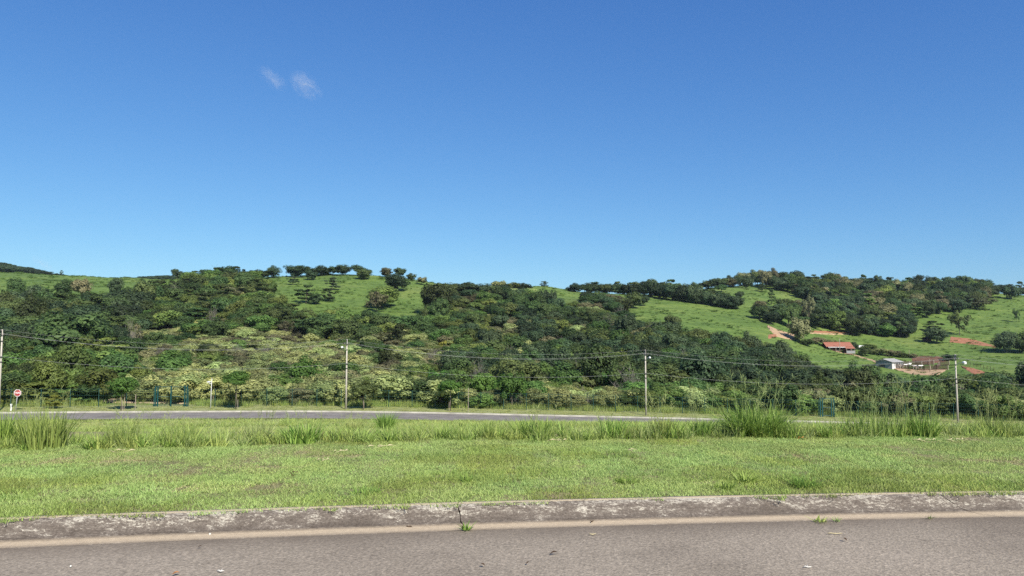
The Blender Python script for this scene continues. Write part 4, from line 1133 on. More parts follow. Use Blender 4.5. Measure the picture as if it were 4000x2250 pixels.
def verge_items():
    X, Y, z = fence_pt(60, 1.2)
    m = MB(); m.tube([(0, 0, -.1), (0, 0, .1), (0, 0, .62), (0, 0, .72), (0, 0, .8)], [.10, .09, .09, .12, .03], 8)
    o = empty('hydrant', (X, Y, z)); tag(o, 'small pale hydrant-like post on the verge beside the stop sign', 'hydrant')
    m.build('body', M['lamp_white'], o, True); MB().tube([(-.16, 0, .48), (.16, 0, .48)], .05, 8).build('outlet', M['metal_dark'], o)
    X, Y, z = fence_pt(833, 3.6); H = float(z_of(1478, Y))-z
    o = empty('lamp_post', (X, Y, z)); tag(o, 'thin white lamp post right of the blue-green double gate', 'lamp post')
    MB().tube([(0, 0, -.2), (0, 0, H*.6), (.05, 0, H)], [.045, .04, .03], 8).build('post', M['lamp_white'], o, True)
    MB().box((-.2, -.25, H-.4), (.36, .5, .06), 0, .15).build('solar_panel', M['lamp_white'], o)
    MB().box((-.12, -.15, H-.62), (.2, .3, .08)).build('lamp_head', M['lamp_white'], o)
    # thin sticks set in the verge
    for px, t, lab in ((497, 1505, 'pale wooden stake in front of the low dark street tree'), (540, 1540, 'short wooden stake left of the double gate'), (1830, 1515, 'thin stake on the verge right of the bright green street tree'), (3620, 1628, 'short dark marker post near the last power pole')):
        X, Y, z = fence_pt(px, 1.0); H = max(.6, float(z_of(t, Y))-z)
        MBo = MB().tube([(0, 0, -.1), (.04, 0, H)], .035, 6).build('stake', M['wood_pale'] if px < 3000 else M['metal_dark']); MBo.location = (X, Y, z)
        tag(MBo, lab, 'stake')
    # blue-grey skip with a sloping lid, in the lot near the far right street end
    Y = 84; X = (3905-2000)/F*Y; z = gz(X, Y)
    o = empty('waste_skip', (X, Y, z), math.radians(-8)); tag(o, 'low blue-grey metal skip with pale lid half hidden in grass at the right edge', 'skip')
    def tub(x0, x1, y, h, inset):
        m = MB(); b = [(x0+inset, -y+inset, 0), (x1-inset, -y+inset, 0), (x1-inset, y-inset, 0), (x0+inset, y-inset, 0)]; t = [(x0, -y, h), (x1, -y, h), (x1, y, h), (x0, y, h)]
        m.face(b[::-1]); m.face(t)
        for i in range(4): m.face([b[i], b[(i+1) % 4], t[(i+1) % 4], t[i]])
        return m
    tub(-1.2, .15, .6, .85, .12).build('body', M['skip_blue'], o)
    tub(.18, 1.15, .6, .80, .10).build('side_bin', M['skip_blue'], o)
    MB().box((-.55, 0, .93), (1.5, 1.35, .06)).build('lid', M['skip_lid'], o)
    MB().box((.72, 0, .90), (1.15, 1.35, .05), 0, .12).build('lid', M['skip_lid'], o)
    for x in (-1.0, 0, 1.0): MB().tube([(x, -.58, .0), (x, -.62, .85)], .03, 6).build('rib', M['skip_blue'], o)
verge_items()

# ------------------------------------------------------------------ the farm on the right slope
def red_house():
    g = land_pt(3275, 1376, 262); s = g.y/F; Wd = 104*s
    o = empty('farm_house', g, math.radians(-4)); tag(o, 'low farm house with long red tile roof and dark walls', 'house')
    h = 2.3; d = 6.0
    m = MB(); m.box((0, d/2, h/2-.3), (Wd-.8, d, h+.6)); m.build('wall', M['wall_brown'], o)
    ro = MB()
    x0, x1 = -Wd/2, Wd/2
    rt = 2.35
    for (ya, za, yb, zb) in ((-.9, h-.12, d/2, h+rt*.72), (d+.7, h-.12, d/2, h+rt*.72)):
        n = 26
        for k in range(n):
            a = x0+(x1-x0)*k/n; b = x0+(x1-x0)*(k+1)/n; mid = (a+b)/2
            ro.face([(a, ya, za), (mid, ya, za+.09), (mid, yb, zb+.09), (a, yb, zb)]); ro.face([(mid, ya, za+.09), (b, ya, za), (b, yb, zb), (mid, yb, zb+.09)])
    r = ro.build('roof', M['roof_tile'], o)
    MB().tube([(x0, d/2, h+rt*.72+.1), (x1, d/2, h+rt*.72+.1)], .14, 6).build('ridge', M['roof_tile'], r)
    MB().box((-Wd*.12, -.95, h-.22), (Wd*.62, .12, .22)).build('gutter', M['sign_white'], r)
    MB().face([(Wd*.16, -.85, h-.16), (Wd*.5, -.85, h-.16), (Wd*.5, -2.6, h-.75), (Wd*.16, -2.6, h-.75)]).build('porch_roof', M['roof_tile'], o)
    for x in (-.38, -.16, .18, .34, .48): MB().tube([(Wd*x, -1.0 if x < .17 else -2.5, -.6), (Wd*x, -1.0 if x < .17 else -2.5, h-.7 if x > .17 else h-.2)], .09, 6).build('porch_post', M['wood_pale'], o)
    for x in (-.33, -.05):
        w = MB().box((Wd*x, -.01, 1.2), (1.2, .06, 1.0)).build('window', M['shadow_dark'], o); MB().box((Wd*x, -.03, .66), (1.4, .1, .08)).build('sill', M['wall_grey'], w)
    MB().box((Wd*.1, -.01, .95), (.9, .06, 1.9)).build('door', M['wood_dark'], o)
    MB().box((Wd*.32, -2.6, .1), (Wd*.30, .15, 1.1)).build('porch_wall', M['wall_grey'], o)
red_house()
def barn():
    g = land_pt(3478, 1443, 262); o = empty('barn', g, math.radians(38)); tag(o, 'grey gabled barn with white side wall and open bays by the corral', 'barn')
    # local x runs along the barn away to the right, gable at x=0 facing left
    Wd, L, h, rise = 6.2, 8.2, 2.7, 1.0
    m = MB()
    m.face([(0, 0, -.8), (0, Wd, -.8), (0, Wd, h), (0, Wd/2, h+rise), (0, 0, h)][::-1]); m.face([(L, 0, -.8), (L, Wd, -.8), (L, Wd, h), (L, Wd/2, h+rise), (L, 0, h)])
    m.face([(0, Wd, -.8), (L, Wd, -.8), (L, Wd, h), (0, Wd, h)]); m.build('wall', M['wall_grey'], o)
    MB().box((1.0, .06, h/2-.4), (2.0, .12, h+.75)).build('side_wall', M['wall_white'], o)
    MB().box((5.1, .10, .2), (6.1, .12, 1.6)).build('low_wall', M['wall_white'], o)
    for x in (2.6, 3.9, 5.2, 6.5, 7.9): MB().box((x, .06, h/2), (.34, .2, h)).build('pillar', M['wall_white'], o)
    MB().face([(2.0, .5, -.5), (L, .5, -.5), (L, .5, h), (2.0, .5, h)]).build('bay_shade', M['shadow_dark'], o)  # dark sheet added to stand for the shade inside the open bays
    r = MB()
    for (ya, yb) in ((-.7, Wd/2), (Wd+.5, Wd/2)):
        n = 20
        for k in range(n):
            a = -.5+(L+1)*k/n; b = -.5+(L+1)*(k+1)/n; c = (a+b)/2; za = h-.12; zb = h+rise+.1
            r.face([(a, ya, za), (c, ya, za+.07), (c, yb, zb+.07), (a, yb, zb)]); r.face([(c, ya, za+.07), (b, ya, za), (b, yb, zb), (c, yb, zb+.07)])
    r.build('roof', M['roof_grey'], o)
    d = MB().box((-.03, Wd*.62, .75), (.08, 2.2, 2.3)).build('door', M['metal_dark'], o)
    MB().box((-.08, Wd*.62, 1.95), (.1, 2.6, .12)).build('door_rail', M['metal_grey'], d)
    MB().tube([(-.4, Wd/2, h+rise+.14), (L+.4, Wd/2, h+rise+.14)], .12, 6).build('ridge', M['roof_grey'], o)
barn()
def plank_fence(pxs, label, mat):
    P = [land_pt(px, py, 255) for px, py in pxs]
    o = empty('corral_fence', P[0]); tag(o, label, 'fence', 'plank fences of the corral')
    for a, b in zip(P[:-1], P[1:]):
        n = max(1, int((b-a).length/2.2))
        pts = []
        for i in range(n+1):
            q = a+(b-a)*(i/n); q.z = gz(q.x, q.y); pts.append(q-P[0])
        for i, q in enumerate(pts): MB().tube([(q.x, q.y, -.2+q.z), (q.x, q.y, q.z+1.8+.2*(i % 3 == 0))], .15, 6).build('post', M['wood_pale'] if i % 2 else mat, o)
        for h in (.4, .8, 1.2, 1.6):
            for c, e in zip(pts[:-1], pts[1:]):
                m = MB(); w = Vector((0, 0, .13)); k = Vector((0, -.09, h))
                m.face([c+k-w, e+k-w, e+k+w, c+k+w]); k2 = Vector((0, -.05, h)); m.face([c+k2+w, e+k2+w, e+k2-w, c+k2-w]); m.face([c+k+w, e+k+w, e+k2+w, c+k2+w])
                m.build('rail', mat, o)
plank_fence([(3479, 1441), (3540, 1445), (3602, 1449)], 'dark plank fence along the front of the corral by the barn', M['wood_dark'])
plank_fence([(3602, 1449), (3650, 1446), (3695, 1446)], 'greyer plank fence continuing the corral front to the right', M['wood_dark'])
plank_fence([(3520, 1430), (3570, 1429), (3640, 1427)], 'plank fence along the back of the corral below the red slope', M['wood_dark'])
plank_fence([(3652, 1446), (3665, 1428), (3700, 1428)], 'plank fence enclosing the small right-hand pen of the corral', M['wood_dark'])
def cow_mesh():
    bm = bpy.data.meshes.new('body')
    J = [(-.75, 0, 1.18), (-.35, 0, 1.15), (.1, 0, 1.12), (.5, 0, 1.2), (.62, 0, 1.38), (.85, 0, 1.35), (1.1, 0, 1.38), (1.38, 0, 1.22),   # rump .. hump, neck, head
         (-.7, .2, .95), (-.62, .2, .62), (-.74, .2, .38), (-.70, .2, 0), (-.7, -.2, .95), (-.62, -.2, .62), (-.74, -.2, .38), (-.70, -.2, 0),
         (.5, .18, .9), (.5, .18, .48), (.5, .18, 0), (.5, -.18, .9), (.5, -.18, .48), (.5, -.18, 0), (-.92, 0, 1.1), (-.95, 0, .6), (1.1, .22, 1.44), (1.1, -.22, 1.44)]
    E = [(0, 1), (1, 2), (2, 3), (3, 4), (3, 5), (5, 6), (6, 7), (0, 8), (8, 9), (9, 10), (10, 11), (0, 12), (12, 13), (13, 14), (14, 15), (3, 16), (16, 17), (17, 18), (3, 19), (19, 20), (20, 21), (0, 22), (22, 23), (6, 24), (6, 25)]
    R = [.30, .36, .36, .32, .16, .2, .15, .10, .17, .11, .07, .06, .17, .11, .07, .06, .14, .08, .06, .14, .08, .06, .05, .03, .05, .05]
    bm.from_pydata(J, E, []); bm.update()
    o = bpy.data.objects.new('cow_proto', bm); COL.objects.link(o)
    md = o.modifiers.new('skin', 'SKIN')
    for i, v in enumerate(o.data.skin_vertices[0].data): v.radius = (R[i], R[i]); v.use_root = (i == 1)
    sb = o.modifiers.new('sub', 'SUBSURF'); sb.levels = 1; sb.render_levels = 1
    dg = bpy.context.evaluated_depsgraph_get(); me = bpy.data.meshes.new_from_object(o.evaluated_get(dg))
    bpy.data.objects.remove(o); me.polygons.foreach_set('use_smooth', [True]*len(me.polygons))
    me.materials.clear(); me.materials.append(M['cow_white']); me.name = 'cow_body'
    return me
CM = cow_mesh()
for i, (px, py, rz, lab) in enumerate(((3510, 1440, 2.9, 'white cow nearest the barn wall inside the corral'), (3528, 1438, .2, 'white cow second from the barn inside the corral'), (3566, 1443, 3.0, 'white cow in the middle of the corral seen side-on'), (3586, 1442, .1, 'white cow beside the one in the middle of the corral'), (3545, 1434, .5, 'white cow at the back fence of the corral'))):
    p = land_pt(px, py, 255); c = link('cow', CM, loc=p); c.rotation_euler = (0, 0, rz); tag(c, lab, 'cow', 'white cattle in the corral')
def farm_bits():
    for px, b, t, lab in ((3276, 1380, 1322, 'thin wooden pole in front of the red-roofed house'), (3624, 1456, 1402, 'thin wooden pole standing in the corral yard'), (3545, 1392, 1366, 'short dark pole on the pasture above the barn')):
        p = land_pt(px, b, 258); H = float(z_of(t, p.y))-p.z
        o = MB().tube([(0, 0, -.2), (.1, 0, H)], [.13, .09], 7).build('farm_pole', M['wood_pole'] if px > 3500 else M['wood_pale'], None, True); o.location = p; tag(o, lab, 'pole', 'wooden poles of the farm')
    # rounded tarpaulin shelter
    p = land_pt(3366, 1366, 262); o = empty('tarpaulin_shelter', p); tag(o, 'white rounded tarpaulin shelter right of the red-roofed house', 'shelter')
    m = MB(); n = 8
    for k in range(n):
        a0 = math.pi*k/n; a1 = math.pi*(k+1)/n
        m.face([(-1.7, 1.2-1.2*math.cos(a0), 1.0+.9*math.sin(a0)), (1.7, 1.2-1.2*math.cos(a0), .8+.9*math.sin(a0)), (1.7, 1.2-1.2*math.cos(a1), .8+.9*math.sin(a1)), (-1.7, 1.2-1.2*math.cos(a1), 1.0+.9*math.sin(a1))])
    m.build('cover', M['lamp_white'], o)
    for x in (-1.6, 1.6):
        for y in (.05, 2.35): MB().tube([(x, y, -.2), (x, y, 1.0)], .07, 6).build('post', M['wood_pale'], o)
    p = land_pt(3404, 1370, 262); m = MB(); m.tube([(0, 0, 0), (0, 0, .1), (0, 0, 1.2), (0, 0, 1.5)], [.7, .9, .9, .35], 12)
    o = m.build('water_tank', M['lamp_white'], None, True); o.location = p; tag(o, 'pale round tank beyond the bush right of the tarpaulin shelter', 'tank')
    p = land_pt(3617, 1334, 300); o = empty('small_shed', p, .3); tag(o, 'tiny brown shed alone on the right pasture', 'shed')
    MB().box((0, 0, .5), (3.0, 2.2, 1.4)).build('wall', M['wall_brown'], o)
    m = MB(); m.face([(-1.8, -1.5, 1.1), (1.8, -1.5, 1.1), (1.6, 0, 1.9), (-1.6, 0, 1.9)]); m.face([(1.8, 1.5, 1.1), (-1.8, 1.5, 1.1), (-1.6, 0, 1.9), (1.6, 0, 1.9)]); m.build('roof', M['wall_brown'], o)
    o = empty('wire_fence', land_pt(3730, 1416, 262)); tag(o, 'row of thin fence posts on the pasture right of the corral', 'fence'); P0 = o.location.copy(); prev = None
    for i in range(12):
        px = 3730+13*i; p = land_pt(px, np.interp(px, [3730, 3880], [1416, 1450]), 255)-P0
        MB().tube([p+Vector((0, 0, -.2)), p+Vector((0, 0, 1.3))], .07, 5).build('post', M['wood_dark'], o)
        if prev is not None:
            for h in (.6, 1.1): MB().tube([prev+Vector((0, 0, h)), p+Vector((0, 0, h))], .012, 3, False).build('wire', M['metal_dark'], o)
        prev = p
    p = land_pt(3761, 1422, 262); o = MB().box((0, 0, .45), (1.1, .8, .9)).tube([(0, 0, .9), (0, 0, 1.15)], [.4, .1], 8).build('white_box', M['lamp_white']); o.location = p; tag(o, 'small white box on the pasture beside the thin fence posts', 'box')
farm_bits()

# ------------------------------------------------------------------ grass
def blades(seed, n, R, h, w, lean, curl, seg=3, square=False, tone=(.0, 1.0)):
    r = np.random.default_rng(seed)
    if square: bx = r.uniform(-R, R, n); by = r.uniform(-R, R, n)
    else:
        q = R*np.sqrt(r.random(n)); a0 = r.random(n)*6.283; bx = q*np.cos(a0); by = q*np.sin(a0)
    az = r.random(n)*6.283
    if not square: az = np.where(r.random(n) < .7, np.arctan2(by, bx)+r.normal(size=n)*.5, az)
    H = r.uniform(h[0], h[1], n); W = w*(.6+.8*r.random(n)); ln = lean*np.abs(r.normal(size=n)); cu = curl*r.random(n)**1.5
    wa = az+math.pi/2+r.normal(size=n)*.7
    V = []
    for k in range(seg+1):
        t = k/seg; d = H*(ln*t+cu*t*t); z = H*(t-.45*cu*t*t*np.minimum(1, cu+.4)); ww = W*(1-t**1.6)*.5+.0004
        cx = bx+np.cos(az)*d; cy = by+np.sin(az)*d
        V.append(np.stack([cx-np.cos(wa)*ww, cy-np.sin(wa)*ww, z], 1)); V.append(np.stack([cx+np.cos(wa)*ww, cy+np.sin(wa)*ww, z], 1))
    V = np.stack(V, 1); per = 2*(seg+1); base = np.arange(n)[:, None]*per
    Fc = np.concatenate([base+np.array([[2*k, 2*k+1, 2*k+3, 2*k+2]]) for k in range(seg)], 0)
    tn = np.clip(r.normal(.5, .25, n), tone[0], tone[1])
    T = np.repeat(tn, per)
    return V.reshape(-1, 3), Fc, T
def blade_mesh(name, *a, **k):
    V, Fc, T = blades(*a, **k); return np_mesh(name, V, Fc, {'tone': T})

# lawn: patches of short blades
LP = []
for s in range(4): LP.append(proto('lawn_patch', blade_mesh('lawn_patch', 100+s, 1500, .30, (.012, .034), .0050, .8, 1.0, 2, True), M['grass_lawn']))
for s in range(2): LP.append(proto('lawn_patch', blade_mesh('lawn_patch', 110+s, 1300, .30, (.014, .042), .0052, .7, .9, 2, True), M['grass_tall']))
for s in range(2): LP.append(proto('lawn_patch', blade_mesh('lawn_patch', 120+s, 800, .30, (.008, .026), .0055, 1.0, 1.1, 2, True), M['lawn_dry']))
pts = []; r = np.random.default_rng(3)
for x in np.arange(-12, 12.5, .40):
    y = float(KY(x))+KERB_D+.24
    while y < float(LY(x))+.5:
        xx = x+r.uniform(-.1, .1); yy = y+r.uniform(-.1, .1)
        n = float(vnoise(xx*.9+5, yy*.9))+float(vnoise(xx*2.7, yy*2.7+9))*.6
        edge = yy-float(KY(xx))-KERB_D
        k = int(r.integers(0, 4)) if n < .22 and n > -.22 else (int(r.integers(4, 6)) if n <= -.22 else (int(r.integers(6, 8)) if r.random() < .3 else int(r.integers(0, 4))))
        if edge < .4 and r.random() < .5: k = int(r.integers(4, 6))
        pts.append((xx, yy, .138, 1.0, .75+.4*r.random()+.4*max(0, -n), float(r.integers(0, 4))*math.pi/2+r.normal()*.2, k)); y += .40
scatter('lawn_grass', pts, LP, 'short mown grass of the verge along the near kerb', 'grass')

# longer fringe along the lawn's far edge and the sloping lot behind
FR = [proto('fringe_tuft', blade_mesh('fringe_tuft', 200+s, 34, .10, (.16, .34), .012, .22, .45, 4), M['grass_tall']) for s in range(4)]
FR += [proto('fringe_tuft', blade_mesh('fringe_tuft', 210+s, 26, .09, (.18, .40), .014, .25, .5, 4), M['grass_lush']) for s in range(3)]
FR += [proto('fringe_tuft', blade_mesh('fringe_tuft', 220+s, 26, .12, (.14, .36), .007, .25, .5, 4), M['grass_straw']) for s in range(2)]
pts = []
for i in range(2600):
    x = r.uniform(-11, 11.5); d = r.random()**1.3*3.2; ye = float(LY(x)); y = ye+d-.1 + .25*float(vnoise(x*1.4, 2))
    dens = .62+1.3*float(vnoise(x*.8+3, y*.5)); px = 2000+F*x/y
    if r.random() > dens: continue
    k = int(r.choice(9, p=[.14, .14, .14, .14, .08, .08, .08, .10, .10]))
    hs = np.interp(px, [0, 350, 700, 1100, 1500, 2000, 2700, 3100, 4000], [1.0, .9, .95, .95, 1.0, 1.05, 1.05, 1.1, 1.15])*(.65+.6*r.random())
    pts.append((x, y, gz(x, y)-.02 if d > .4 else .13, r.uniform(.8, 1.3), hs*.66, r.uniform(0, 6.28), k))
scatter('fringe_grass', pts, FR, 'uneven knee-high grass fringe behind the mown lawn', 'grass')

LT = [proto('lot_tuft', blade_mesh('lot_tuft', 300+s, 40, .22, (.06, .20), .012, .4, .7, 3), M['grass_lot']) for s in range(4)]
LT += [proto('lot_tuft', blade_mesh('lot_tuft', 310+s, 40, .25, (.10, .28), .014, .35, .7, 3), M['grass_tall']) for s in range(2)]
LT += [proto('lot_tuft', blade_mesh('lot_tuft', 320+s, 30, .25, (.10, .30), .009, .35, .7, 3), M['grass_straw']) for s in range(2)]
pts = []
for i in range(15000):
    y = 12.5*math.exp(r.random()*math.log(86/12.5)); x = r.uniform(-.76, .76)*y
    if y > FK(x)-8.9 or y < LY(x)+1.5: continue
    n = float(vnoise(x*.25, y*.2))
    k = int(r.choice(8, p=[.19, .19, .18, .18, .06, .06, .07, .07])) if n < .12 else int(r.choice(8, p=[.07, .07, .07, .07, .28, .28, .08, .08]))
    f = (.8+y/90)*(.7+.6*r.random()); pts.append((x, y, gz(x, y)-.03, f*1.5, f*(.45 if n < .12 else .75), r.uniform(0, 6.28), k))
scatter('lot_grass', pts, LT, 'patchy yellow-green grass covering the empty sloping lot', 'grass')

# verge grass by the far street
pts = []
for i in range(2600):
    x = r.uniform(-80, 80); y = float(FK(x))+r.uniform(.5, 4.9); pts.append((x, y, float(FZ(x))+.13+.02*(y-float(FK(x))), 1.7, .42+.25*r.random(), r.uniform(0, 6.28), int(r.integers(0, 4))))
for i in range(1500):
    x = r.uniform(-80, 80); y = float(FK(x))+r.uniform(5.1, 9.5)
    if 425 < 2000+F*x/y < 755 and r.random() < .85: continue
    pts.append((x, y, float(FZ(x))+.18, 2.4, 2.4+2*r.random(), r.uniform(0, 6.28), int(r.choice([4, 5, 6]))))
scatter('verge_grass', pts, LT, 'rough grass on both sides of the far fence', 'grass')

# pasture tufts on the hills
PT = [proto('pasture_tuft', blade_mesh('pasture_tuft', 400+s, 60, .6, (.25, .6), .07, .5, .8, 2), M['grass_pasture']) for s in range(4)]
pts = []
for i in range(14000):
    y = r.uniform(250, 500); x = r.uniform(-.72, .72)*y; px = 2000+F*x/y
    if y < np.interp(px, WOODX, WOODY)-3 or (r.random() > .55+1.2*float(vnoise(x/9, y/9))): continue
    pts.append((x, y, gz(x, y)-.05, r.uniform(.6, 1.5)*(2.0 if i % 14 == 0 else 1), r.uniform(.45, 1.25)*(2.0 if i % 14 == 0 else 1), r.uniform(0, 6.28), int(r.integers(0, 4))))
scatter('pasture_grass', pts, PT, 'tussocky bright green pasture grass over the hills', 'grass')

# clumps that stand out
def clump(px, base, wpx, n, h, w, mat, label, seed, lean=.28, curl=.5, Y=None, stalks=0, sh=(.8, 1.0), name='grass_clump', z0=.13):
    p = road_pt(px, base, z0) if Y is None else Vector(((px-2000)/F*Y, Y, gz((px-2000)/F*Y, Y)-.03))
    R = wpx*p.y/F/2
    o = empty(name, p); tag(o, label, 'grass clump')
    V, Fc, T = blades(seed, n, R*.55, h, w, lean, curl, 6)
    link('blades', np_mesh('blades', V, Fc, {'tone': T}), o, M[mat])
    if stalks:
        rr = np.random.default_rng(seed+1); mb = MB()
        for k in range(stalks):
            a = rr.random()*6.283; q = R*.75*math.sqrt(rr.random()); b0 = Vector((q*math.cos(a), q*.5*math.sin(a), 0)); H = rr.uniform(*sh)
            d = Vector((rr.normal()*.16, rr.normal()*.12, 0)); m1 = b0+d*H*.4+Vector((0, 0, H*.55)); tp = b0+d*H*1.25+Vector((0, 0, H))
            mb.tube([b0, m1, tp], [.0030, .0024, .0012], 4, False)
            for q2 in range(7):
                t = .72+.28*rr.random(); s = m1+(tp-m1)*((t-.55)/.45); e = s+Vector((rr.normal()*.035, rr.normal()*.03, .03+.05*rr.random())); mb.tube([s, e], [.0018, .0020], 3, False)
        m = mb.mesh('stalks'); nv = len(m.vertices); at_ = m.attributes.new('tone', 'FLOAT', 'POINT'); at_.data.foreach_set('value', np.full(nv, .6, np.float32))
        link('stalks', m, o, M['grass_straw'])
    return o
clump(165, 1752, 290, 380, (.28, .60), .017, 'grass_tall', 'tallest grass clump with stiff upright blades at the left', 901, .22, .32, stalks=9, sh=(.68, .86))
clump(20, 1740, 130, 200, (.25, .55), .016, 'grass_lush', 'dark leafy grass clump at the left picture edge', 902, .3, .5, stalks=2, sh=(.7, .8))
clump(2950, 1700, 370, 1300, (.14, .54), .019, 'grass_lush', 'largest lush grass clump bulging over the far street at the right', 903, .42, 1.15, stalks=22, sh=(.6, 1.0))
clump(1180, 1733, 230, 210, (.16, .34), .022, 'grass_lush', 'low broad-bladed bright grass clump left of centre', 904, .45, .5, stalks=8, sh=(.4, .62))
clump(2085, 1712, 210, 240, (.16, .36), .016, 'grass_lush', 'spiky grass clump right of centre at the lawn edge', 905, .36, .3, stalks=8, sh=(.35, .5))
clump(2390, 1712, 170, 180, (.16, .36), .016, 'grass_lush', 'spiky grass clump left of the third power pole', 906, .34, .35, stalks=6, sh=(.35, .48))
clump(2590, 1710, 150, 130, (.18, .42), .015, 'grass_tall', 'thin grass clump leaning right below the third power pole', 907, .34, .35, stalks=12, sh=(.4, .75))
clump(2740, 1706, 150, 180, (.15, .32), .016, 'grass_lush', 'low dense grass clump just left of the largest clump', 908, .4, .5, stalks=8, sh=(.5, .85))
clump(3420, 1700, 420, 420, (.2, .42), .012, 'grass_tall', 'wide airy stand of tall seeding grass left of the last power pole', 909, .25, .4, stalks=44, sh=(.5, .9))
clump(3600, 1706, 200, 300, (.2, .40), .015, 'grass_lush', 'dense grass clump in front of the last power pole', 910, .35, .55, stalks=24, sh=(.5, .85))
clump(3870, 1700, 260, 220, (.18, .36), .012, 'grass_tall', 'seeding grass stand in front of the blue-grey skip', 911, .25, .4, stalks=26, sh=(.4, .75))
clump(3150, 1702, 160, 150, (.12, .26), .014, 'grass_tall', 'flattened grass clump right of the largest clump', 912, .6, .8, stalks=4, sh=(.5, .8))
clump(700, 1738, 240, 200, (.16, .34), .012, 'grass_tall', 'upright yellow-green grass clump left of centre', 913, .22, .35, stalks=10, sh=(.3, .5))
clump(480, 1742, 200, 190, (.16, .40), .012, 'grass_tall', 'thin upright grass clump right of the tallest clump', 914, .24, .35, stalks=8, sh=(.4, .55))
clump(1000, 1725, 200, 120, (.16, .36), .010, 'grass_straw', 'wispy straw-coloured grass clump left of the broad-bladed one', 915, .25, .4, stalks=10, sh=(.4, .62))
clump(1512, 1655, 92, 420, (.25, .62), .018, 'grass_lush', 'round bushy green tussock standing in the lot by the second power pole', 920, .30, .35, Y=21)
clump(1385, 1655, 120, 260, (.20, .50), .010, 'grass_lot', 'grey-green wiry tussock left of the round bushy tussock', 921, .35, .5, Y=21, stalks=14, sh=(.4, .6))
clump(1140, 1630, 110, 220, (.2, .5), .02, 'grass_tall', 'low leafy tussock on the lot edge below the large fresh green tree', 922, .4, .5, Y=38)
# weeds and tufts in lawn and gutter
clump(1822, 2070, 46, 26, (.03, .08), .016, 'grass_lush', 'small green weed growing in the kerb joint', 930, .7, .5, z0=.008, name='weed')
clump(3205, 2038, 90, 40, (.02, .06), .008, 'grass_tall', 'dried grass tuft lying in the gutter at the right', 931, 1.2, .8, z0=.008, name='weed')
clump(3268, 2036, 40, 20, (.02, .05), .007, 'grass_lush', 'little grass tuft right of the dried tuft in the gutter', 932, 1.0, .8, z0=.008, name='weed')
clump(3632, 2025, 34, 18, (.02, .05), .007, 'grass_straw', 'tiny brown grass tuft in the gutter near the diagonal crack', 933, 1.1, .8, z0=.008, name='weed')
clump(2915, 1888, 120, 46, (.06, .15), .02, 'grass_lush', 'low rosette of broad leaves on the lawn at the right', 934, .9, .8, name='weed')
clump(2830, 1915, 130, 120, (.05, .12), .008, 'grass_lush', 'dark green grass tuft near the kerb right of centre', 935, .6, .8, name='weed')
clump(3140, 1905, 170, 160, (.06, .16), .009, 'grass_lush', 'long-bladed dark green grass tuft touching the kerb at the right', 936, .6, .8, name='weed')
clump(1822, 1888, 60, 50, (.05, .12), .010, 'grass_lush', 'small dark weed on the lawn above the kerb joint', 937, .5, .7, name='weed')
clump(1430, 1930, 200, 130, (.04, .09), .008, 'grass_lush', 'greener grass tuft on the lawn left of the kerb joint', 938, .6, .8, name='weed')
clump(2450, 1890, 150, 110, (.04, .10), .009, 'grass_lush', 'leafy green tuft on the lawn right of centre', 939, .7, .8, name='weed')

# ------------------------------------------------------------------ litter on the asphalt and cut stalks on the lawn
def litter(px, py, L, kind, mat, label, rz, z=.012):
    p = road_pt(px, py, z); r = random.Random(px); m = MB()
    if kind == 'twig':
        pts = [(L*(t-.5), .006*math.sin(5*t+px), .004+.003*math.sin(9*t)) for t in (0, .25, .5, .75, 1)]; m.tube(pts, [.004, .005, .004, .004, .002], 5); m.tube([pts[2], (L*.1, .02, .012)], [.003, .0015], 4)
    elif kind == 'leaf':
        n = 7; top = []; 
        for i in range(n+1): 
            t = i/n; w = L*.28*math.sin(math.pi*t)**.8+.0008; top.append((L*(t-.5), w, .004+.012*math.sin(2.2*t))); 
        for i in range(n):
            (x0, w0, z0), (x1, w1, z1) = top[i], top[i+1]
            m.face([(x0, -w0, z0+w0*.5), (x1, -w1, z1+w1*.5), (x1, 0, z1), (x0, 0, z0)]); m.face([(x0, 0, z0), (x1, 0, z1), (x1, w1, z1+w1*.4), (x0, w0, z0+w0*.4)])
    else:
        m.tube([(0, 0, -.004), (.002, 0, L*.2), (0, .002, L*.5), (0, 0, L*.62)], [L*.35, L*.5, L*.42, L*.12], 7)
    o = m.build({'twig': 'twig', 'leaf': 'fallen_leaf', 'pebble': 'pebble'}[kind], M[mat], None, True); o.location = p; o.rotation_euler = (0, 0, rz)
    tag(o, label, {'twig': 'twig', 'leaf': 'leaf', 'pebble': 'pebble'}[kind])
litter(2163, 2165, .055, 'leaf', 'dead_leaf', 'dark dead leaf lying on the asphalt right of centre', .1)
litter(2062, 2205, .03, 'leaf', 'dead_leaf', 'small dark leaf scrap left below the dark dead leaf', .5)
litter(1886, 2212, .035, 'leaf', 'dead_leaf', 'small dark leaf on the asphalt below the kerb joint', 2.8)
litter(2315, 2088, .06, 'twig', 'straw', 'short pale straw on the asphalt close to the gutter right of centre', .0)
litter(3262, 2085, .12, 'twig', 'straw', 'long pale straw on the asphalt at the right', .05)
litter(3155, 2216, .05, 'twig', 'pebble', 'pale short straw low on the asphalt at the right', 0)
litter(2313, 2038, .07, 'twig', 'dead_leaf', 'curved dark twig lying on the sandy gutter right of centre', 1.3)
litter(1598, 2058, .05, 'twig', 'dead_leaf', 'dark twig on the sandy gutter left of the kerb joint', -.2)
litter(275, 2213, .014, 'pebble', 'pebble', 'single white pebble on the asphalt at the lower left', 0)
litter(686, 2246, .05, 'leaf', 'rust_leaf', 'orange-brown leaf at the bottom edge of the asphalt', .4)
litter(862, 2232, .05, 'twig', 'pebble', 'short pale straw right of the orange-brown leaf', 0)
litter(780, 2141, .03, 'leaf', 'dead_leaf', 'small dark leaf on the asphalt below the left kerb', .2)
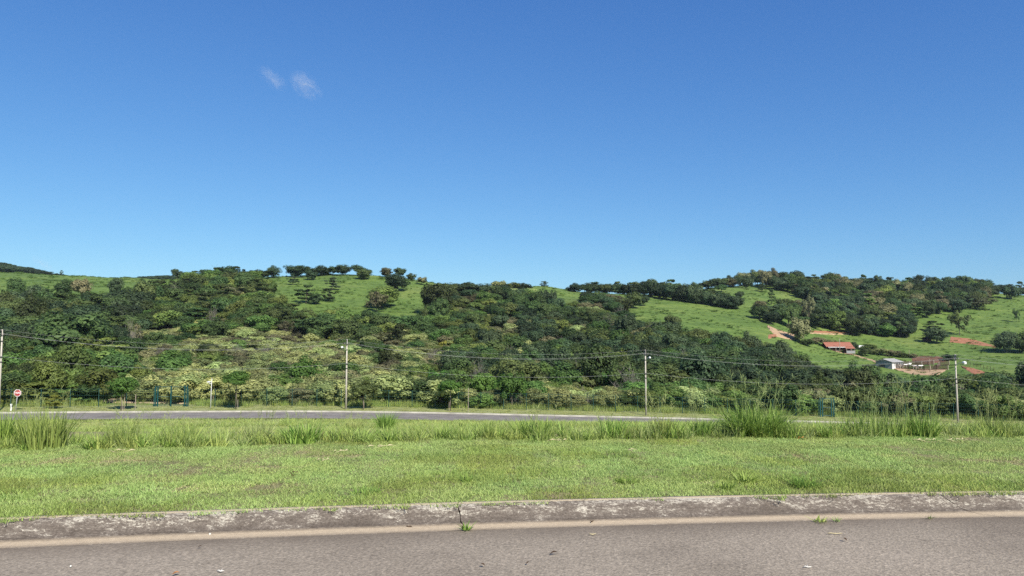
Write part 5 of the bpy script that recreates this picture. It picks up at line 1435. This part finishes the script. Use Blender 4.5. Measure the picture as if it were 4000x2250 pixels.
litter(819, 2088, .018, 'pebble', 'pebble', 'white pebble lying on the sandy gutter at the left', 0)
litter(3742, 1998, .03, 'twig', 'dead_leaf', 'short twig standing on the gutter near the diagonal crack', 1.2)
litter(3300, 2112, .04, 'leaf', 'dead_leaf', 'dark leaf scrap on the asphalt below the long straw', 2.2)

def cut_stalk(px, py, L, rz, mat, label):
    p = road_pt(px, py, .155); L *= .6; m = MB(); pts = [(L*(t-.5), .03*L*math.sin(4*t+px), .0+.02*math.sin(6*t+px)) for t in np.linspace(0, 1, 7)]
    m.tube(pts, [.003, .004, .004, .0035, .003, .002, .001], 5)
    for k in range(3):
        t = .2+.25*k; m.face([(L*(t-.5), 0, .01), (L*(t-.42), .03, .03), (L*(t-.30), .05*(-1)**k, .015), (L*(t-.42), .018, .02)])
    o = m.build('cut_stalk', M[mat], None, True); o.location = p; o.rotation_euler = (0, 0, rz); tag(o, label, 'stalk', 'cut grass stalks lying on the lawn')
cut_stalk(1480, 1746, .85, .25, 'straw', 'long pale cut stalk lying across the lawn edge left of centre')
cut_stalk(480, 1763, .6, -.05, 'straw', 'pale cut stalk lying at the lawn edge below the thin upright clump')
cut_stalk(1330, 1765, .5, .5, 'straw', 'pale cut stalk just below the longest one')
cut_stalk(2470, 1760, .3, .8, 'straw', 'short bright cut stalk on the lawn right of centre')
cut_stalk(3620, 1721, .7, .0, 'straw', 'pale cut stalk at the lawn edge before the last power pole')
cut_stalk(3740, 1720, .6, .15, 'straw', 'pale cut stalk right of the one before the last power pole')
cut_stalk(3120, 1713, .4, -.1, 'rust_leaf', 'reddish cut stalk at the foot of the largest clump')
cut_stalk(2180, 1722, .6, .05, 'straw', 'pale cut stalk at the lawn edge near the middle')
cut_stalk(1260, 1800, .35, .3, 'straw', 'short pale stalk on the lawn below the broad-bladed clump')
cut_stalk(1145, 1852, .16, -.4, 'dead_leaf', 'dark leaf strip on the lawn left of centre')

# ------------------------------------------------------------------ clouds: thin puffs of vapour far away
def cloud(px, py, wpx, hpx, dens, seed, label, Y=5200):
    dens *= .38
    m = bpy.data.materials.new('cloud_vapour'); m.use_nodes = True; nt = m.node_tree; nt.nodes.clear()
    out = nt.nodes.new('ShaderNodeOutputMaterial'); vs = nt.nodes.new('ShaderNodeVolumePrincipled'); nt.links.new(vs.outputs[0], out.inputs['Volume'])
    vs.inputs['Color'].default_value = (.98, .99, 1, 1); vs.inputs['Anisotropy'].default_value = .0
    tc = nt.nodes.new('ShaderNodeTexCoord')
    ln = nt.nodes.new('ShaderNodeVectorMath'); ln.operation = 'LENGTH'; nt.links.new(tc.outputs['Object'], ln.inputs[0])
    mp = nt.nodes.new('ShaderNodeMapping'); mp.inputs['Location'].default_value = (seed*3.7, seed*1.3, seed*.7); nt.links.new(tc.outputs['Object'], mp.inputs[0])
    n = noise(nt, 1.5, 8, .66, mp.outputs[0], 1.2)
    fall = math_n(nt, 'POWER', math_n(nt, 'SUBTRACT', 1.0, ln.outputs['Value'], True), 1.2)
    v = math_n(nt, 'MULTIPLY', math_n(nt, 'MULTIPLY', math_n(nt, 'SUBTRACT', n, .45, True), fall), 8.0)
    nt.links.new(math_n(nt, 'MULTIPLY', v, dens), vs.inputs['Density'])
    mb = MB(); R = [(0, -1.0), (.5, -.87), (.87, -.5), (1, 0), (.87, .5), (.5, .87), (0, 1.0)]
    mb.tube([(0, 0, z) for q, z in R], [max(q, .02) for q, z in R], 12)
    p = at(px, py, Y); o = mb.build('cloud', m, None, True); o.location = p; s = Y/F
    o.scale = (wpx*s*.5, wpx*s*.4, hpx*s*.5); o.rotation_euler = (0, .7, 0); tag(o, label, 'cloud', kind='stuff')
cloud(1065, 308, 155, 80, .010, 4, 'faint small white cloud wisp, left of the pair')
cloud(1195, 336, 170, 105, .016, 7, 'brighter small white cloud puff, right of the pair')
cloud(170, 1034, 120, 40, .010, 3, 'faint grey cloud low above the left pasture')


# ------------------------------------------------------------------ the thin air between here and the hills
hz = bpy.data.materials.new('haze_air'); hz.use_nodes = True; hn = hz.node_tree; hn.nodes.clear()
ho = hn.nodes.new('ShaderNodeOutputMaterial'); hv = hn.nodes.new('ShaderNodeVolumePrincipled'); hn.links.new(hv.outputs[0], ho.inputs['Volume'])
hv.inputs['Color'].default_value = (.72, .84, 1.0, 1); hv.inputs['Density'].default_value = .00005; hv.inputs['Anisotropy'].default_value = .0
tag(MB().box((0, 560, 48), (4400, 1960, 140)).build('haze', hz), 'thin pale air over the whole valley', None, kind='stuff')
